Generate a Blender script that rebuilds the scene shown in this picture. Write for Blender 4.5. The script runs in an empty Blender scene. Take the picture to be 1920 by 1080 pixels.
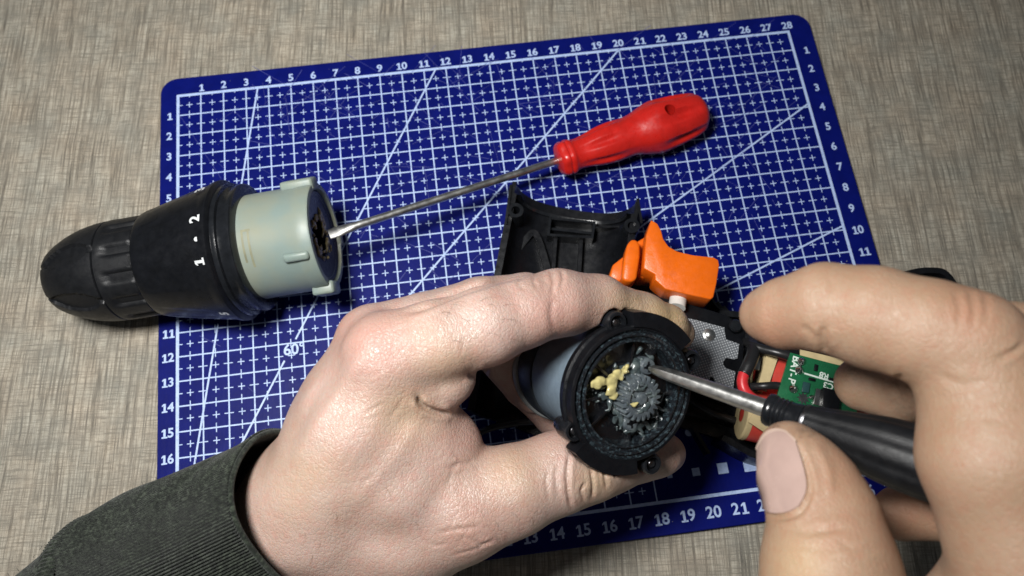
import bpy, bmesh, math, random
import numpy as np
from mathutils import Matrix, Vector

random.seed(7)
RNG = np.random.default_rng(11)
S = 0.01                                   # every number below is in centimetres
sc = bpy.context.scene
COL = sc.collection

# ------------------------------------------------------------------ camera
F = 1440.77                                # focal length in pixels of the 1920 wide photograph
CAM = np.array([-1.98463, -10.40314, 30.21979])
RM = np.array([[0.9915082, -0.1295067, 0.0118113],
               [-0.1196948, -0.9443357, -0.3064365],
               [0.0508394, 0.3024205, -0.9518178]])   # rows: image right, image down, forward
cd = bpy.data.cameras.new('camera')
cam = bpy.data.objects.new('camera', cd)
COL.objects.link(cam)
cd.sensor_width = 36.0
cd.lens = F / 1920 * 36.0
cd.clip_start = 0.005
cd.clip_end = 10.0
m3 = Matrix((RM[0], -RM[1], -RM[2])).transposed()
cam.matrix_world = Matrix.Translation(Vector(CAM * S)) @ m3.to_4x4()
cd.dof.use_dof = True
cd.dof.focus_distance = 0.253
cd.dof.aperture_fstop = 15.0
sc.camera = cam

# ------------------------------------------------------------------ light
world = bpy.data.worlds.new('World')
sc.world = world
world.use_nodes = True
bg = world.node_tree.nodes['Background']
bg.inputs[0].default_value = (0.86, 0.93, 1.0, 1)
bg.inputs[1].default_value = 0.06
ld = bpy.data.lights.new('desk_lamp', 'AREA')
ld.shape = 'DISK'
ld.size = 0.09
ld.energy = 2.45
ld.color = (1.0, 0.985, 0.96)
lamp = bpy.data.objects.new('desk_lamp', ld)
COL.objects.link(lamp)
LPOS = np.array([-11.8, -2.2, 38.5])
lamp.location = Vector(LPOS * S)
lamp.rotation_euler = (Vector((-9, 7, 0)) * S - lamp.location).to_track_quat('-Z', 'Y').to_euler()
sc.view_settings.view_transform = 'Standard'
sc.view_settings.look = 'None'
sc.view_settings.exposure = 0.0
sc.view_settings.gamma = 1.0
sc.render.engine = 'CYCLES'
sc.cycles.max_bounces = 6
try:
    sc.cycles.use_denoising = True
except Exception:
    pass


# ------------------------------------------------------------------ pixel helpers
def ray(px, py):
    return RM.T @ np.array([(px - 960) / F, (py - 540) / F, 1.0])


def U(px, py, d):                          # point seen at a pixel, d cm along the optical axis
    return CAM + ray(px, py) * d


def Z(px, py, z):                          # point seen at a pixel that lies at height z
    r = ray(px, py)
    return CAM + r * ((z - CAM[2]) / r[2])


def to_px(v):
    c = (np.asarray(v) - CAM) @ RM.T
    return np.stack([960 + F * c[:, 0] / c[:, 2], 540 + F * c[:, 1] / c[:, 2]], 1), c[:, 2]


def unit(v):
    v = np.asarray(v, float)
    return v / np.linalg.norm(v)


class Frame:
    def __init__(s, o, x, y=None, z=None):
        s.o = np.asarray(o, float)
        if z is None:
            x = unit(x)
            up = np.array([0, 0, 1.0]) if y is None else np.asarray(y, float)
            yy = unit(up - x * (up @ x))
            s.m = np.stack([x, yy, np.cross(x, yy)])
        else:
            z = unit(z)
            x = unit(np.asarray(x) - z * (z @ np.asarray(x)))
            s.m = np.stack([x, np.cross(z, x), z])

    def __call__(s, v):
        return s.o + np.asarray(v, float) @ s.m

    def inv(s, v):
        return (np.asarray(v, float) - s.o) @ s.m.T


ID = Frame((0, 0, 0), (1, 0, 0), (0, 1, 0))


# ------------------------------------------------------------------ materials
def nd(nt, t, **kw):
    n = nt.nodes.new(t)
    for k, v in kw.items():
        if k in n.inputs:
            n.inputs[k].default_value = v
        else:
            setattr(n, k, v)
    return n


def ramp(nt, fac, stops):
    r = nt.nodes.new('ShaderNodeValToRGB')
    el = r.color_ramp.elements
    while len(el) < len(stops):
        el.new(0.5)
    for e, (p, c) in zip(el, stops):
        e.position = p
        e.color = (*c, 1) if len(c) == 3 else c
    nt.links.new(fac, r.inputs[0])
    return r.outputs[0]


def noise(nt, scale, detail=4, rough=0.55, vec=None, stretch=None):
    tc = nt.nodes.new('ShaderNodeTexCoord')
    v = tc.outputs['Object'] if vec is None else vec
    if stretch is not None:
        mp = nt.nodes.new('ShaderNodeMapping')
        mp.inputs['Scale'].default_value = stretch
        nt.links.new(v, mp.inputs[0])
        v = mp.outputs[0]
    n = nd(nt, 'ShaderNodeTexNoise', Scale=scale, Detail=detail, Roughness=rough)
    nt.links.new(v, n.inputs['Vector'])
    return n.outputs[0]


def mixc(nt, fac, a, b, mode='MIX'):
    m = nt.nodes.new('ShaderNodeMix')
    m.data_type = 'RGBA'
    m.blend_type = mode
    for i, s in ((0, fac), (6, a), (7, b)):
        if isinstance(s, (int, float)):
            m.inputs[i].default_value = s
        elif isinstance(s, tuple):
            m.inputs[i].default_value = (*s, 1)
        else:
            nt.links.new(s, m.inputs[i])
    return m.outputs[2]


def math_(nt, op, a, b=0.0):
    m = nt.nodes.new('ShaderNodeMath')
    m.operation = op
    for i, s in enumerate((a, b)):
        if isinstance(s, (int, float)):
            m.inputs[i].default_value = s
        else:
            nt.links.new(s, m.inputs[i])
    return m.outputs[0]


def bump(nt, height, strength, dist, nrm=None):
    b = nt.nodes.new('ShaderNodeBump')
    b.inputs['Strength'].default_value = strength
    b.inputs['Distance'].default_value = dist
    nt.links.new(height, b.inputs['Height'])
    if nrm is not None:
        nt.links.new(nrm, b.inputs['Normal'])
    return b.outputs[0]


def new_mat(name):
    m = bpy.data.materials.new(name)
    m.use_nodes = True
    return m, m.node_tree, m.node_tree.nodes['Principled BSDF']


def plain(name, col, rough=0.5, metal=0.0, var=0.12, vscale=250, bmp=0.15, bscale=900, rvar=0.12, spec=0.5, wear=None, coat=0.0):
    m, nt, b = new_mat(name)
    n = noise(nt, vscale, 5)
    c0 = tuple(x * (1 - var) for x in col)
    c1 = tuple(min(1, x * (1 + var)) for x in col)
    c = ramp(nt, n, [(0.3, c0), (0.7, c1)])
    if wear:
        w = noise(nt, 120, 8, 0.7)
        f = ramp(nt, w, [(0.56, (0, 0, 0)), (0.72, (1, 1, 1))])
        c = mixc(nt, f, c, wear)
    nt.links.new(c, b.inputs['Base Color'])
    r = noise(nt, vscale * 1.7, 6, 0.65)
    nt.links.new(ramp(nt, r, [(0.25, (max(0.02, rough - rvar),) * 3), (0.75, (min(1, rough + rvar),) * 3)]), b.inputs['Roughness'])
    b.inputs['Metallic'].default_value = metal
    b.inputs['Specular IOR Level'].default_value = spec
    b.inputs['Coat Weight'].default_value = coat
    if bmp:
        nt.links.new(bump(nt, noise(nt, bscale, 3), bmp, 0.0002), b.inputs['Normal'])
    return m


def mat_table():
    m, nt, b = new_mat('table_laminate')
    tc = nt.nodes.new('ShaderNodeTexCoord')
    mp = nt.nodes.new('ShaderNodeMapping')
    mp.inputs['Rotation'].default_value = (0, 0, math.radians(5.5))
    nt.links.new(tc.outputs['Object'], mp.inputs[0])
    v = mp.outputs[0]
    # slow wobble so that the threads are not ruler straight
    wob = nt.nodes.new('ShaderNodeTexNoise')
    wob.inputs['Scale'].default_value = 28
    wob.inputs['Detail'].default_value = 2
    nt.links.new(v, wob.inputs['Vector'])
    wv = nt.nodes.new('ShaderNodeVectorMath')
    wv.operation = 'MULTIPLY_ADD'
    wv.inputs[1].default_value = (0.0022, 0.0022, 0)
    nt.links.new(wob.outputs['Color'], wv.inputs[0])
    nt.links.new(v, wv.inputs[2])
    v = wv.outputs[0]
    warp = noise(nt, 1, 7, 0.78, v, (800, 28, 1))        # threads along the depth
    warp2 = noise(nt, 1, 4, 0.7, v, (1500, 40, 1))
    weft = noise(nt, 1, 6, 0.78, v, (40, 980, 1))        # threads across
    weft2 = noise(nt, 1, 4, 0.7, v, (120, 1700, 1))
    patch = noise(nt, 55, 5, 0.6, v)
    patch2 = noise(nt, 1, 5, 0.65, v, (75, 130, 1))
    base = ramp(nt, warp, [(0.37, (0.085, 0.077, 0.064)), (0.45, (0.285, 0.254, 0.202)), (0.53, (0.44, 0.405, 0.335)), (0.70, (0.54, 0.505, 0.425))])
    c = mixc(nt, ramp(nt, weft, [(0.32, (1, 1, 1)), (0.485, (0, 0, 0))]), base, (0.17, 0.155, 0.128))
    c = mixc(nt, ramp(nt, warp2, [(0.36, (0.9,) * 3), (0.5, (0, 0, 0))]), c, (0.125, 0.113, 0.093))
    c = mixc(nt, ramp(nt, weft2, [(0.36, (0.85,) * 3), (0.5, (0, 0, 0))]), c, (0.16, 0.146, 0.118))
    c = mixc(nt, ramp(nt, patch2, [(0.35, (0.55,) * 3), (0.62, (0, 0, 0))]), c, (0.20, 0.185, 0.155))
    hue = mixc(nt, ramp(nt, patch, [(0.3, (0, 0, 0)), (0.7, (1, 1, 1))]), (0.94, 0.975, 0.985), (1.06, 1.0, 0.945))
    c = mixc(nt, 1.0, c, hue, 'MULTIPLY')
    nt.links.new(c, b.inputs['Base Color'])
    b.inputs['Roughness'].default_value = 0.52
    b.inputs['Specular IOR Level'].default_value = 0.35
    h = math_(nt, 'ADD', warp, math_(nt, 'MULTIPLY', weft, 0.7))
    nt.links.new(bump(nt, h, 0.65, 0.0007), b.inputs['Normal'])
    return m


def mat_mat():
    m, nt, b = new_mat('mat_blue_vinyl')
    n = noise(nt, 160, 6)
    c = ramp(nt, n, [(0.3, (0.0016, 0.0044, 0.094)), (0.7, (0.0024, 0.0062, 0.124))])
    sc1 = noise(nt, 1, 3, 0.5, None, (900, 60, 1))
    nt.links.new(c, b.inputs['Base Color'])
    nt.links.new(ramp(nt, noise(nt, 90, 8, 0.7), [(0.3, (0.36,) * 3), (0.7, (0.52,) * 3)]), b.inputs['Roughness'])
    b.inputs['Specular IOR Level'].default_value = 0.09
    h = math_(nt, 'ADD', noise(nt, 2600, 2), math_(nt, 'MULTIPLY', sc1, 0.6))
    nt.links.new(bump(nt, h, 0.22, 0.0003), b.inputs['Normal'])
    return m


def mat_print():
    m, nt, b = new_mat('mat_print_ink')
    n = noise(nt, 700, 6, 0.7)
    c = ramp(nt, n, [(0.28, (0.26, 0.36, 0.60)), (0.5, (0.40, 0.51, 0.77)), (0.8, (0.46, 0.57, 0.80))])
    nt.links.new(c, b.inputs['Base Color'])
    b.inputs['Roughness'].default_value = 0.5
    return m


def mat_skin(name, pale, mid, red, bump_k=1.0, gloss=0.0):
    m, nt, b = new_mat(name)
    n1 = noise(nt, 70, 5, 0.6)
    n2 = noise(nt, 420, 6, 0.7)
    c = ramp(nt, n1, [(0.32, mid), (0.66, pale)])
    c = mixc(nt, ramp(nt, n2, [(0.44, (0, 0, 0)), (0.74, (0.5,) * 3)]), c, red)
    at = nt.nodes.new('ShaderNodeAttribute')
    at.attribute_name = 'tint'
    sep = nt.nodes.new('ShaderNodeSeparateColor')
    nt.links.new(at.outputs['Color'], sep.inputs[0])
    c = mixc(nt, math_(nt, 'MULTIPLY', sep.outputs[0], 0.5), c, red)                       # blush over the joints
    dn = ramp(nt, noise(nt, 900, 4, 0.7), [(0.42, (0, 0, 0)), (0.6, (1, 1, 1))])
    c = mixc(nt, math_(nt, 'MULTIPLY', sep.outputs[1], dn), c, (0.06, 0.045, 0.035))        # grime
    c = mixc(nt, math_(nt, 'MULTIPLY', sep.outputs[2], 0.75), c, (0.50, 0.36, 0.17))        # yellowish pressed skin
    nt.links.new(c, b.inputs['Base Color'])
    b.inputs['Subsurface Weight'].default_value = 0.22
    b.inputs['Subsurface Radius'].default_value = (0.0028, 0.0011, 0.0006)
    b.inputs['Subsurface Scale'].default_value = 1.0
    nt.links.new(ramp(nt, n2, [(0.3, (0.34 + gloss,) * 3), (0.7, (0.52 + gloss,) * 3)]), b.inputs['Roughness'])
    b.inputs['Specular IOR Level'].default_value = 0.72 - 2 * gloss
    # skin lines: cells of two sizes, pores
    tc = nt.nodes.new('ShaderNodeTexCoord')
    hs = None
    for scl, w, st in ((900, 1.0, (1.0, 0.6, 0.8)), (1900, 0.6, (0.7, 1.0, 1.0))):
        mp = nt.nodes.new('ShaderNodeMapping')
        mp.inputs['Scale'].default_value = st
        mp.inputs['Rotation'].default_value = (0.3, 0.2, 0.5)
        nt.links.new(tc.outputs['Object'], mp.inputs[0])
        wn = nd(nt, 'ShaderNodeTexNoise', Scale=300, Detail=3)
        nt.links.new(mp.outputs[0], wn.inputs['Vector'])
        ma = nt.nodes.new('ShaderNodeVectorMath')
        ma.operation = 'MULTIPLY_ADD'
        ma.inputs[1].default_value = (0.0018,) * 3
        nt.links.new(wn.outputs['Color'], ma.inputs[0])
        nt.links.new(mp.outputs[0], ma.inputs[2])
        vo = nt.nodes.new('ShaderNodeTexVoronoi')
        vo.feature = 'DISTANCE_TO_EDGE'
        vo.inputs['Scale'].default_value = scl
        nt.links.new(ma.outputs[0], vo.inputs['Vector'])
        h = math_(nt, 'MULTIPLY', math_(nt, 'MINIMUM', vo.outputs['Distance'], 0.16), w * 6)
        hs = h if hs is None else math_(nt, 'ADD', hs, h)
    hs = math_(nt, 'ADD', hs, math_(nt, 'MULTIPLY', noise(nt, 260, 5, 0.65), 1.3))
    nt.links.new(bump(nt, hs, 0.36 * bump_k, 0.0003), b.inputs['Normal'])
    return m


def mat_knit(name):
    m, nt, b = new_mat(name)
    n = noise(nt, 620, 5, 0.8)
    n2 = noise(nt, 140, 6, 0.7)
    c = ramp(nt, n, [(0.38, (0.003, 0.004, 0.003)), (0.5, (0.013, 0.017, 0.012)), (0.66, (0.066, 0.080, 0.058))])
    c = mixc(nt, ramp(nt, n2, [(0.35, (0.5,) * 3), (0.65, (0, 0, 0))]), c, (0.012, 0.014, 0.012))
    nt.links.new(c, b.inputs['Base Color'])
    b.inputs['Roughness'].default_value = 0.92
    b.inputs['Specular IOR Level'].default_value = 0.15
    b.inputs['Sheen Weight'].default_value = 0.12
    b.inputs['Sheen Roughness'].default_value = 0.5
    nt.links.new(bump(nt, n, 0.7, 0.0006), b.inputs['Normal'])
    return m


def mat_greasy(name, col, grease=(0.10, 0.145, 0.155), lo=0.50, hi=0.60, scale=330):
    m, nt, b = new_mat(name)
    n = noise(nt, scale, 8, 0.72)
    f = ramp(nt, n, [(lo, (0, 0, 0)), (hi, (1, 1, 1))])
    nt.links.new(mixc(nt, f, col, grease), b.inputs['Base Color'])
    nt.links.new(ramp(nt, f, [(0, (0.26,) * 3), (1, (0.13,) * 3)]), b.inputs['Roughness'])
    nt.links.new(bump(nt, math_(nt, 'ADD', n, math_(nt, 'MULTIPLY', noise(nt, 900, 4), 0.4)), 0.35, 0.0008), b.inputs['Normal'])
    b.inputs['Coat Weight'].default_value = 1.0
    b.inputs['Coat Roughness'].default_value = 0.06
    return m


def mat_plate():
    m, nt, b = new_mat('knurled_zinc_plate')
    tc = nt.nodes.new('ShaderNodeTexCoord')
    mp = nt.nodes.new('ShaderNodeMapping')
    mp.inputs['Rotation'].default_value = (0, 0, math.radians(-10))
    mp.inputs['Scale'].default_value = (1050, 1050, 0)
    nt.links.new(tc.outputs['Object'], mp.inputs[0])
    fr = nt.nodes.new('ShaderNodeVectorMath')
    fr.operation = 'FRACTION'
    nt.links.new(mp.outputs[0], fr.inputs[0])
    ds = nt.nodes.new('ShaderNodeVectorMath')
    ds.operation = 'DISTANCE'
    nt.links.new(fr.outputs[0], ds.inputs[0])
    ds.inputs[1].default_value = (0.5, 0.5, 0)
    dot = ramp(nt, ds.outputs['Value'], [(0.22, (1, 1, 1)), (0.34, (0, 0, 0))])
    nt.links.new(mixc(nt, dot, (0.20, 0.215, 0.235), (0.55, 0.58, 0.60)), b.inputs['Base Color'])
    b.inputs['Metallic'].default_value = 0.3
    b.inputs['Roughness'].default_value = 0.42
    nt.links.new(bump(nt, dot, 0.6, 0.0002), b.inputs['Normal'])
    return m


M = {}
M['table'] = mat_table()
M['mat'] = mat_mat()
M['print'] = mat_print()
M['skin'] = mat_skin('skin_pale', (0.440, 0.328, 0.282), (0.392, 0.272, 0.216), (0.41, 0.175, 0.138))
M['skin2'] = mat_skin('skin_tan', (0.350, 0.236, 0.160), (0.310, 0.200, 0.126), (0.33, 0.145, 0.088), 0.75, 0.10)
M['nail'] = plain('fingernail', (0.37, 0.262, 0.228), 0.2, var=0.10, vscale=120, bmp=0.05, coat=0.7)
M['nail_edge'] = plain('nail_free_edge', (0.44, 0.33, 0.27), 0.3, var=0.08)
M['knit'] = mat_knit('dark_green_knit')
M['black'] = plain('black_plastic', (0.0045, 0.0050, 0.0065), 0.34, var=0.3, bmp=0.2, bscale=1800, spec=0.35)
M['rubber'] = plain('black_rubber', (0.0050, 0.0055, 0.0068), 0.48, var=0.25, bmp=0.35, bscale=2600, spec=0.4)
M['glossblack'] = plain('glossy_black_plastic', (0.008, 0.009, 0.011), 0.22, var=0.3, bmp=0.25, bscale=500, rvar=0.1)
M['white_ink'] = plain('white_ink', (0.52, 0.54, 0.55), 0.5)
M['ivory'] = plain('ivory_nylon', (0.185, 0.243, 0.225), 0.44, var=0.12, vscale=60, bmp=0.1, rvar=0.08)
nt_ = M['ivory'].node_tree
b_ = nt_.nodes['Principled BSDF']
nt_.links.new(mixc(nt_, ramp(nt_, noise(nt_, 45, 4), [(0.38, (0, 0, 0)), (0.66, (1, 1, 1))]), (0.195, 0.250, 0.230), (0.250, 0.262, 0.198)), b_.inputs['Base Color'])
b_.inputs['Subsurface Weight'].default_value = 0.4
b_.inputs['Subsurface Radius'].default_value = (0.004, 0.004, 0.003)
b_.inputs['Subsurface Scale'].default_value = 1.0
M['ivory_dirty'] = plain('stained_nylon', (0.19, 0.19, 0.12), 0.45, var=0.2)
M['navy'] = plain('dark_gear_plastic', (0.010, 0.012, 0.026), 0.34, var=0.3, bmp=0.3, bscale=600)
M['red'] = plain('red_plastic', (0.48, 0.014, 0.010), 0.32, var=0.12, bmp=0.2, bscale=700, rvar=0.14, wear=(0.36, 0.013, 0.012))
M['steel'] = plain('polished_steel', (0.62, 0.62, 0.60), 0.36, 1.0, var=0.15, bmp=0.1, rvar=0.1)
M['darksteel'] = plain('dark_steel', (0.16, 0.16, 0.17), 0.33, 1.0, var=0.2, bmp=0.1)
M['orange'] = plain('orange_plastic', (0.70, 0.122, 0.004), 0.36, var=0.08, bmp=0.3, bscale=1500, rvar=0.16, wear=(0.58, 0.10, 0.008))
M['white_plastic'] = plain('white_plastic', (0.62, 0.61, 0.57), 0.4)
M['plate'] = mat_plate()
M['motor'] = plain('blue_grey_motor_can', (0.155, 0.205, 0.25), 0.42, 0.1, var=0.10, vscale=400, bmp=0.35, bscale=1400)
M['motor_dark'] = plain('dark_zinc', (0.030, 0.037, 0.045), 0.40, 0.5, var=0.25)
M['greasy_black'] = mat_greasy('greasy_black_plastic', (0.004, 0.0045, 0.006), (0.030, 0.045, 0.052), 0.60, 0.74)
M['greasy_lip'] = mat_greasy('greasy_black_lip', (0.008, 0.010, 0.013), (0.060, 0.090, 0.105), 0.51, 0.66, 800)
M['grease'] = mat_greasy('grey_green_grease', (0.042, 0.058, 0.062), (0.095, 0.115, 0.112), 0.46, 0.66)
M['gear'] = mat_greasy('greased_pinion', (0.062, 0.076, 0.088), (0.110, 0.130, 0.138), 0.46, 0.62)
M['yellow_grease'] = plain('old_yellow_grease', (0.44, 0.385, 0.17), 0.10, var=0.25, vscale=500, bmp=0.8, bscale=900)
M['cell_red'] = plain('red_cell_wrap', (0.50, 0.050, 0.035), 0.36, var=0.12)
M['card'] = plain('beige_insulating_card', (0.50, 0.40, 0.215), 0.75, var=0.12)
M['pcb'] = plain('green_solder_mask', (0.010, 0.105, 0.042), 0.28, var=0.15, rvar=0.06)
M['silk'] = plain('white_silkscreen', (0.62, 0.70, 0.64), 0.5)
M['solder'] = plain('solder', (0.55, 0.55, 0.53), 0.22, 1.0)
M['wire_black'] = plain('black_wire_jacket', (0.012, 0.012, 0.013), 0.36)
M['wire_red'] = plain('red_wire_jacket', (0.55, 0.025, 0.03), 0.36)
M['scratch'] = plain('knife_scratch', (0.055, 0.065, 0.26), 0.6)


# ------------------------------------------------------------------ object helpers
WORLD = {}


def root(name, loc, label, cat, group=None):
    o = bpy.data.objects.new(name, None)
    o.empty_display_size = 0.01
    COL.objects.link(o)
    o.location = Vector(np.asarray(loc) * S)
    o['label'] = label
    o['category'] = cat
    if group:
        o['group'] = group
    WORLD[o.name] = np.asarray(loc, float)
    return o


def add(name, vf, mat, parent=None, fr=ID, smooth=35, loc=None, label=None):
    v, f = vf
    v = fr(v)
    base = WORLD[parent.name] if parent is not None else (np.zeros(3) if loc is None else np.asarray(loc, float))
    me = bpy.data.meshes.new(name)
    me.from_pydata(((v - base) * S).tolist(), [], f if isinstance(f, list) else f.tolist())
    me.validate()
    bm = bmesh.new()
    bm.from_mesh(me)
    bmesh.ops.recalc_face_normals(bm, faces=bm.faces)
    bm.to_mesh(me)
    bm.free()
    me.materials.append(M[mat] if isinstance(mat, str) else mat)
    if smooth:
        me.polygons.foreach_set('use_smooth', [True] * len(me.polygons))
        if smooth < 180:
            me.set_sharp_from_angle(angle=math.radians(smooth))
    o = bpy.data.objects.new(name, me)
    COL.objects.link(o)
    if parent is not None:
        o.parent = parent
    else:
        o.location = Vector(base * S)
    WORLD[o.name] = base
    if label:
        o['label'] = label
    return o


def join(*parts):
    vs, fs, n = [], [], 0
    for v, f in parts:
        v = np.asarray(v, float)
        vs.append(v)
        fs += [[i + n for i in q] for q in (f if isinstance(f, list) else f.tolist())]
        n += len(v)
    return np.vstack(vs), fs


def shift(vf, d):
    return np.asarray(vf[0], float) + np.asarray(d, float), vf[1]


def local(vf, fr):
    return fr(vf[0]), vf[1]


def lathe(prof, n=48, rf=None, close=True):
    """revolve (x, r) about local X; rf(x, r, th) changes the radius"""
    th = np.linspace(0, 2 * np.pi, n, endpoint=False)
    v = []
    for x, r in prof:
        rr = np.full(n, float(r)) if rf is None else rf(x, r, th)
        v.append(np.stack([np.full(n, x), rr * np.cos(th), rr * np.sin(th)], 1))
    v = np.vstack(v)
    f = []
    for i in range(len(prof) - 1):
        for j in range(n):
            k = (j + 1) % n
            f.append([i * n + j, i * n + k, (i + 1) * n + k, (i + 1) * n + j])
    if close:
        f.append(list(range(n))[::-1])
        f.append(list(range((len(prof) - 1) * n, len(prof) * n)))
    return v, f


def lathe_z(prof, n=48, rf=None, close=True):      # about local Z, profile (z, r)
    v, f = lathe(prof, n, rf, close)
    return v[:, [1, 2, 0]], f


def bm_out(bm):
    bm.verts.ensure_lookup_table()
    v = np.array([x.co for x in bm.verts])
    f = [[x.index for x in p.verts] for p in bm.faces]
    bm.free()
    return v, f


def prism(poly, z0, z1, bev=0.0, seg=2):
    bm = bmesh.new()
    vs = [bm.verts.new((x, y, z0)) for x, y in poly]
    fc = bm.faces.new(vs)
    r = bmesh.ops.extrude_face_region(bm, geom=[fc])
    bmesh.ops.translate(bm, verts=[g for g in r['geom'] if isinstance(g, bmesh.types.BMVert)], vec=(0, 0, z1 - z0))
    bmesh.ops.recalc_face_normals(bm, faces=bm.faces)
    if bev:
        bmesh.ops.bevel(bm, geom=list(bm.edges), offset=bev, segments=seg, profile=0.5, affect='EDGES', clamp_overlap=True)
    bm.verts.index_update()
    return bm_out(bm)


def box(x0, x1, y0, y1, z0, z1, bev=0.0):
    return prism([(x0, y0), (x1, y0), (x1, y1), (x0, y1)], z0, z1, bev)


def spline(pts, n=8):
    """Catmull-Rom through the rows of pts"""
    P = np.asarray(pts, float)
    P = np.vstack([2 * P[0] - P[1], P, 2 * P[-1] - P[-2]])
    out = []
    for i in range(1, len(P) - 2):
        for t in np.linspace(0, 1, n, endpoint=False):
            a, b, c, d = P[i - 1:i + 3]
            out.append(0.5 * (2 * b + (c - a) * t + (2 * a - 5 * b + 4 * c - d) * t * t + (3 * b - a - 3 * c + d) * t ** 3))
    out.append(P[-2])
    return np.array(out)


def tube(path, r, n=12, cap=True):
    P = np.asarray(path, float)
    R_ = np.full(len(P), r) if np.isscalar(r) else np.asarray(r, float)
    T = np.gradient(P, axis=0)
    T /= np.linalg.norm(T, axis=1)[:, None]
    a = np.array([0, 0, 1.0]) if abs(T[0][2]) < 0.9 else np.array([1.0, 0, 0])
    u = unit(a - T[0] * (a @ T[0]))
    v = []
    th = np.linspace(0, 2 * np.pi, n, endpoint=False)
    for p, t, rr in zip(P, T, R_):
        u = unit(u - t * (u @ t))
        w = np.cross(t, u)
        v.append(p + rr * (np.cos(th)[:, None] * u + np.sin(th)[:, None] * w))
    v = np.vstack(v)
    f = []
    for i in range(len(P) - 1):
        for j in range(n):
            k = (j + 1) % n
            f.append([i * n + j, i * n + k, (i + 1) * n + k, (i + 1) * n + j])
    if cap:
        f.append(list(range(n))[::-1])
        f.append(list(range((len(P) - 1) * n, len(P) * n)))
    return v, f


TXT = {}


def text(s, size, bold=0.0):
    """centred lettering; the figure 1 is drawn with its flag and foot"""
    if '1' not in s:
        return glyphs(s, size, bold)
    parts, x = [], 0.0
    for ch_ in s:
        if ch_ == '1':
            e = 0.06 + bold / size
            poly = [(-0.07 - e, -0.35), (0.20 + e, -0.35), (0.20 + e, -0.35 + e * 1.4), (0.065 + e, -0.35 + e * 1.4), (0.065 + e, 0.35), (0.065 - e, 0.35), (-0.13 - e * .3, 0.22), (-0.13 - e * .3, 0.12), (0.065 - e, 0.20), (0.065 - e, -0.35 + e * 1.4), (-0.07 - e, -0.35 + e * 1.4)]
            v = np.array([(a * size, b * size, 0.0) for a, b in poly])
            f = [[0, 1, 2, 3, 10], [9, 3, 4, 5, 8], [8, 5, 6, 7]]
            f = [[0, 1, 2, 3, 9, 10], [3, 4, 5, 8, 9], [5, 6, 7, 8]]
            w = 0.50 * size
        else:
            v, f = glyphs(ch_, size, bold)
            w = 0.58 * size
        parts.append((v + np.array([x + w / 2, 0, 0]), f))
        x += w
    v, f = join(*parts)
    return v - np.array([x / 2, 0, 0]), f


def glyphs(s, size, bold=0.0):
    key = (s, size, bold)
    if key not in TXT:
        cu = bpy.data.curves.new('t', 'FONT')
        cu.body = s
        cu.size = size
        cu.offset = bold
        cu.align_x = 'CENTER'
        cu.align_y = 'CENTER'
        cu.resolution_u = 4
        o = bpy.data.objects.new('t', cu)
        me = o.to_mesh()
        v = np.array([x.co for x in me.vertices])
        f = [list(p.vertices) for p in me.polygons]
        o.to_mesh_clear()
        bpy.data.objects.remove(o)
        bpy.data.curves.remove(cu)
        TXT[key] = (v, f)
    return TXT[key]


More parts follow.
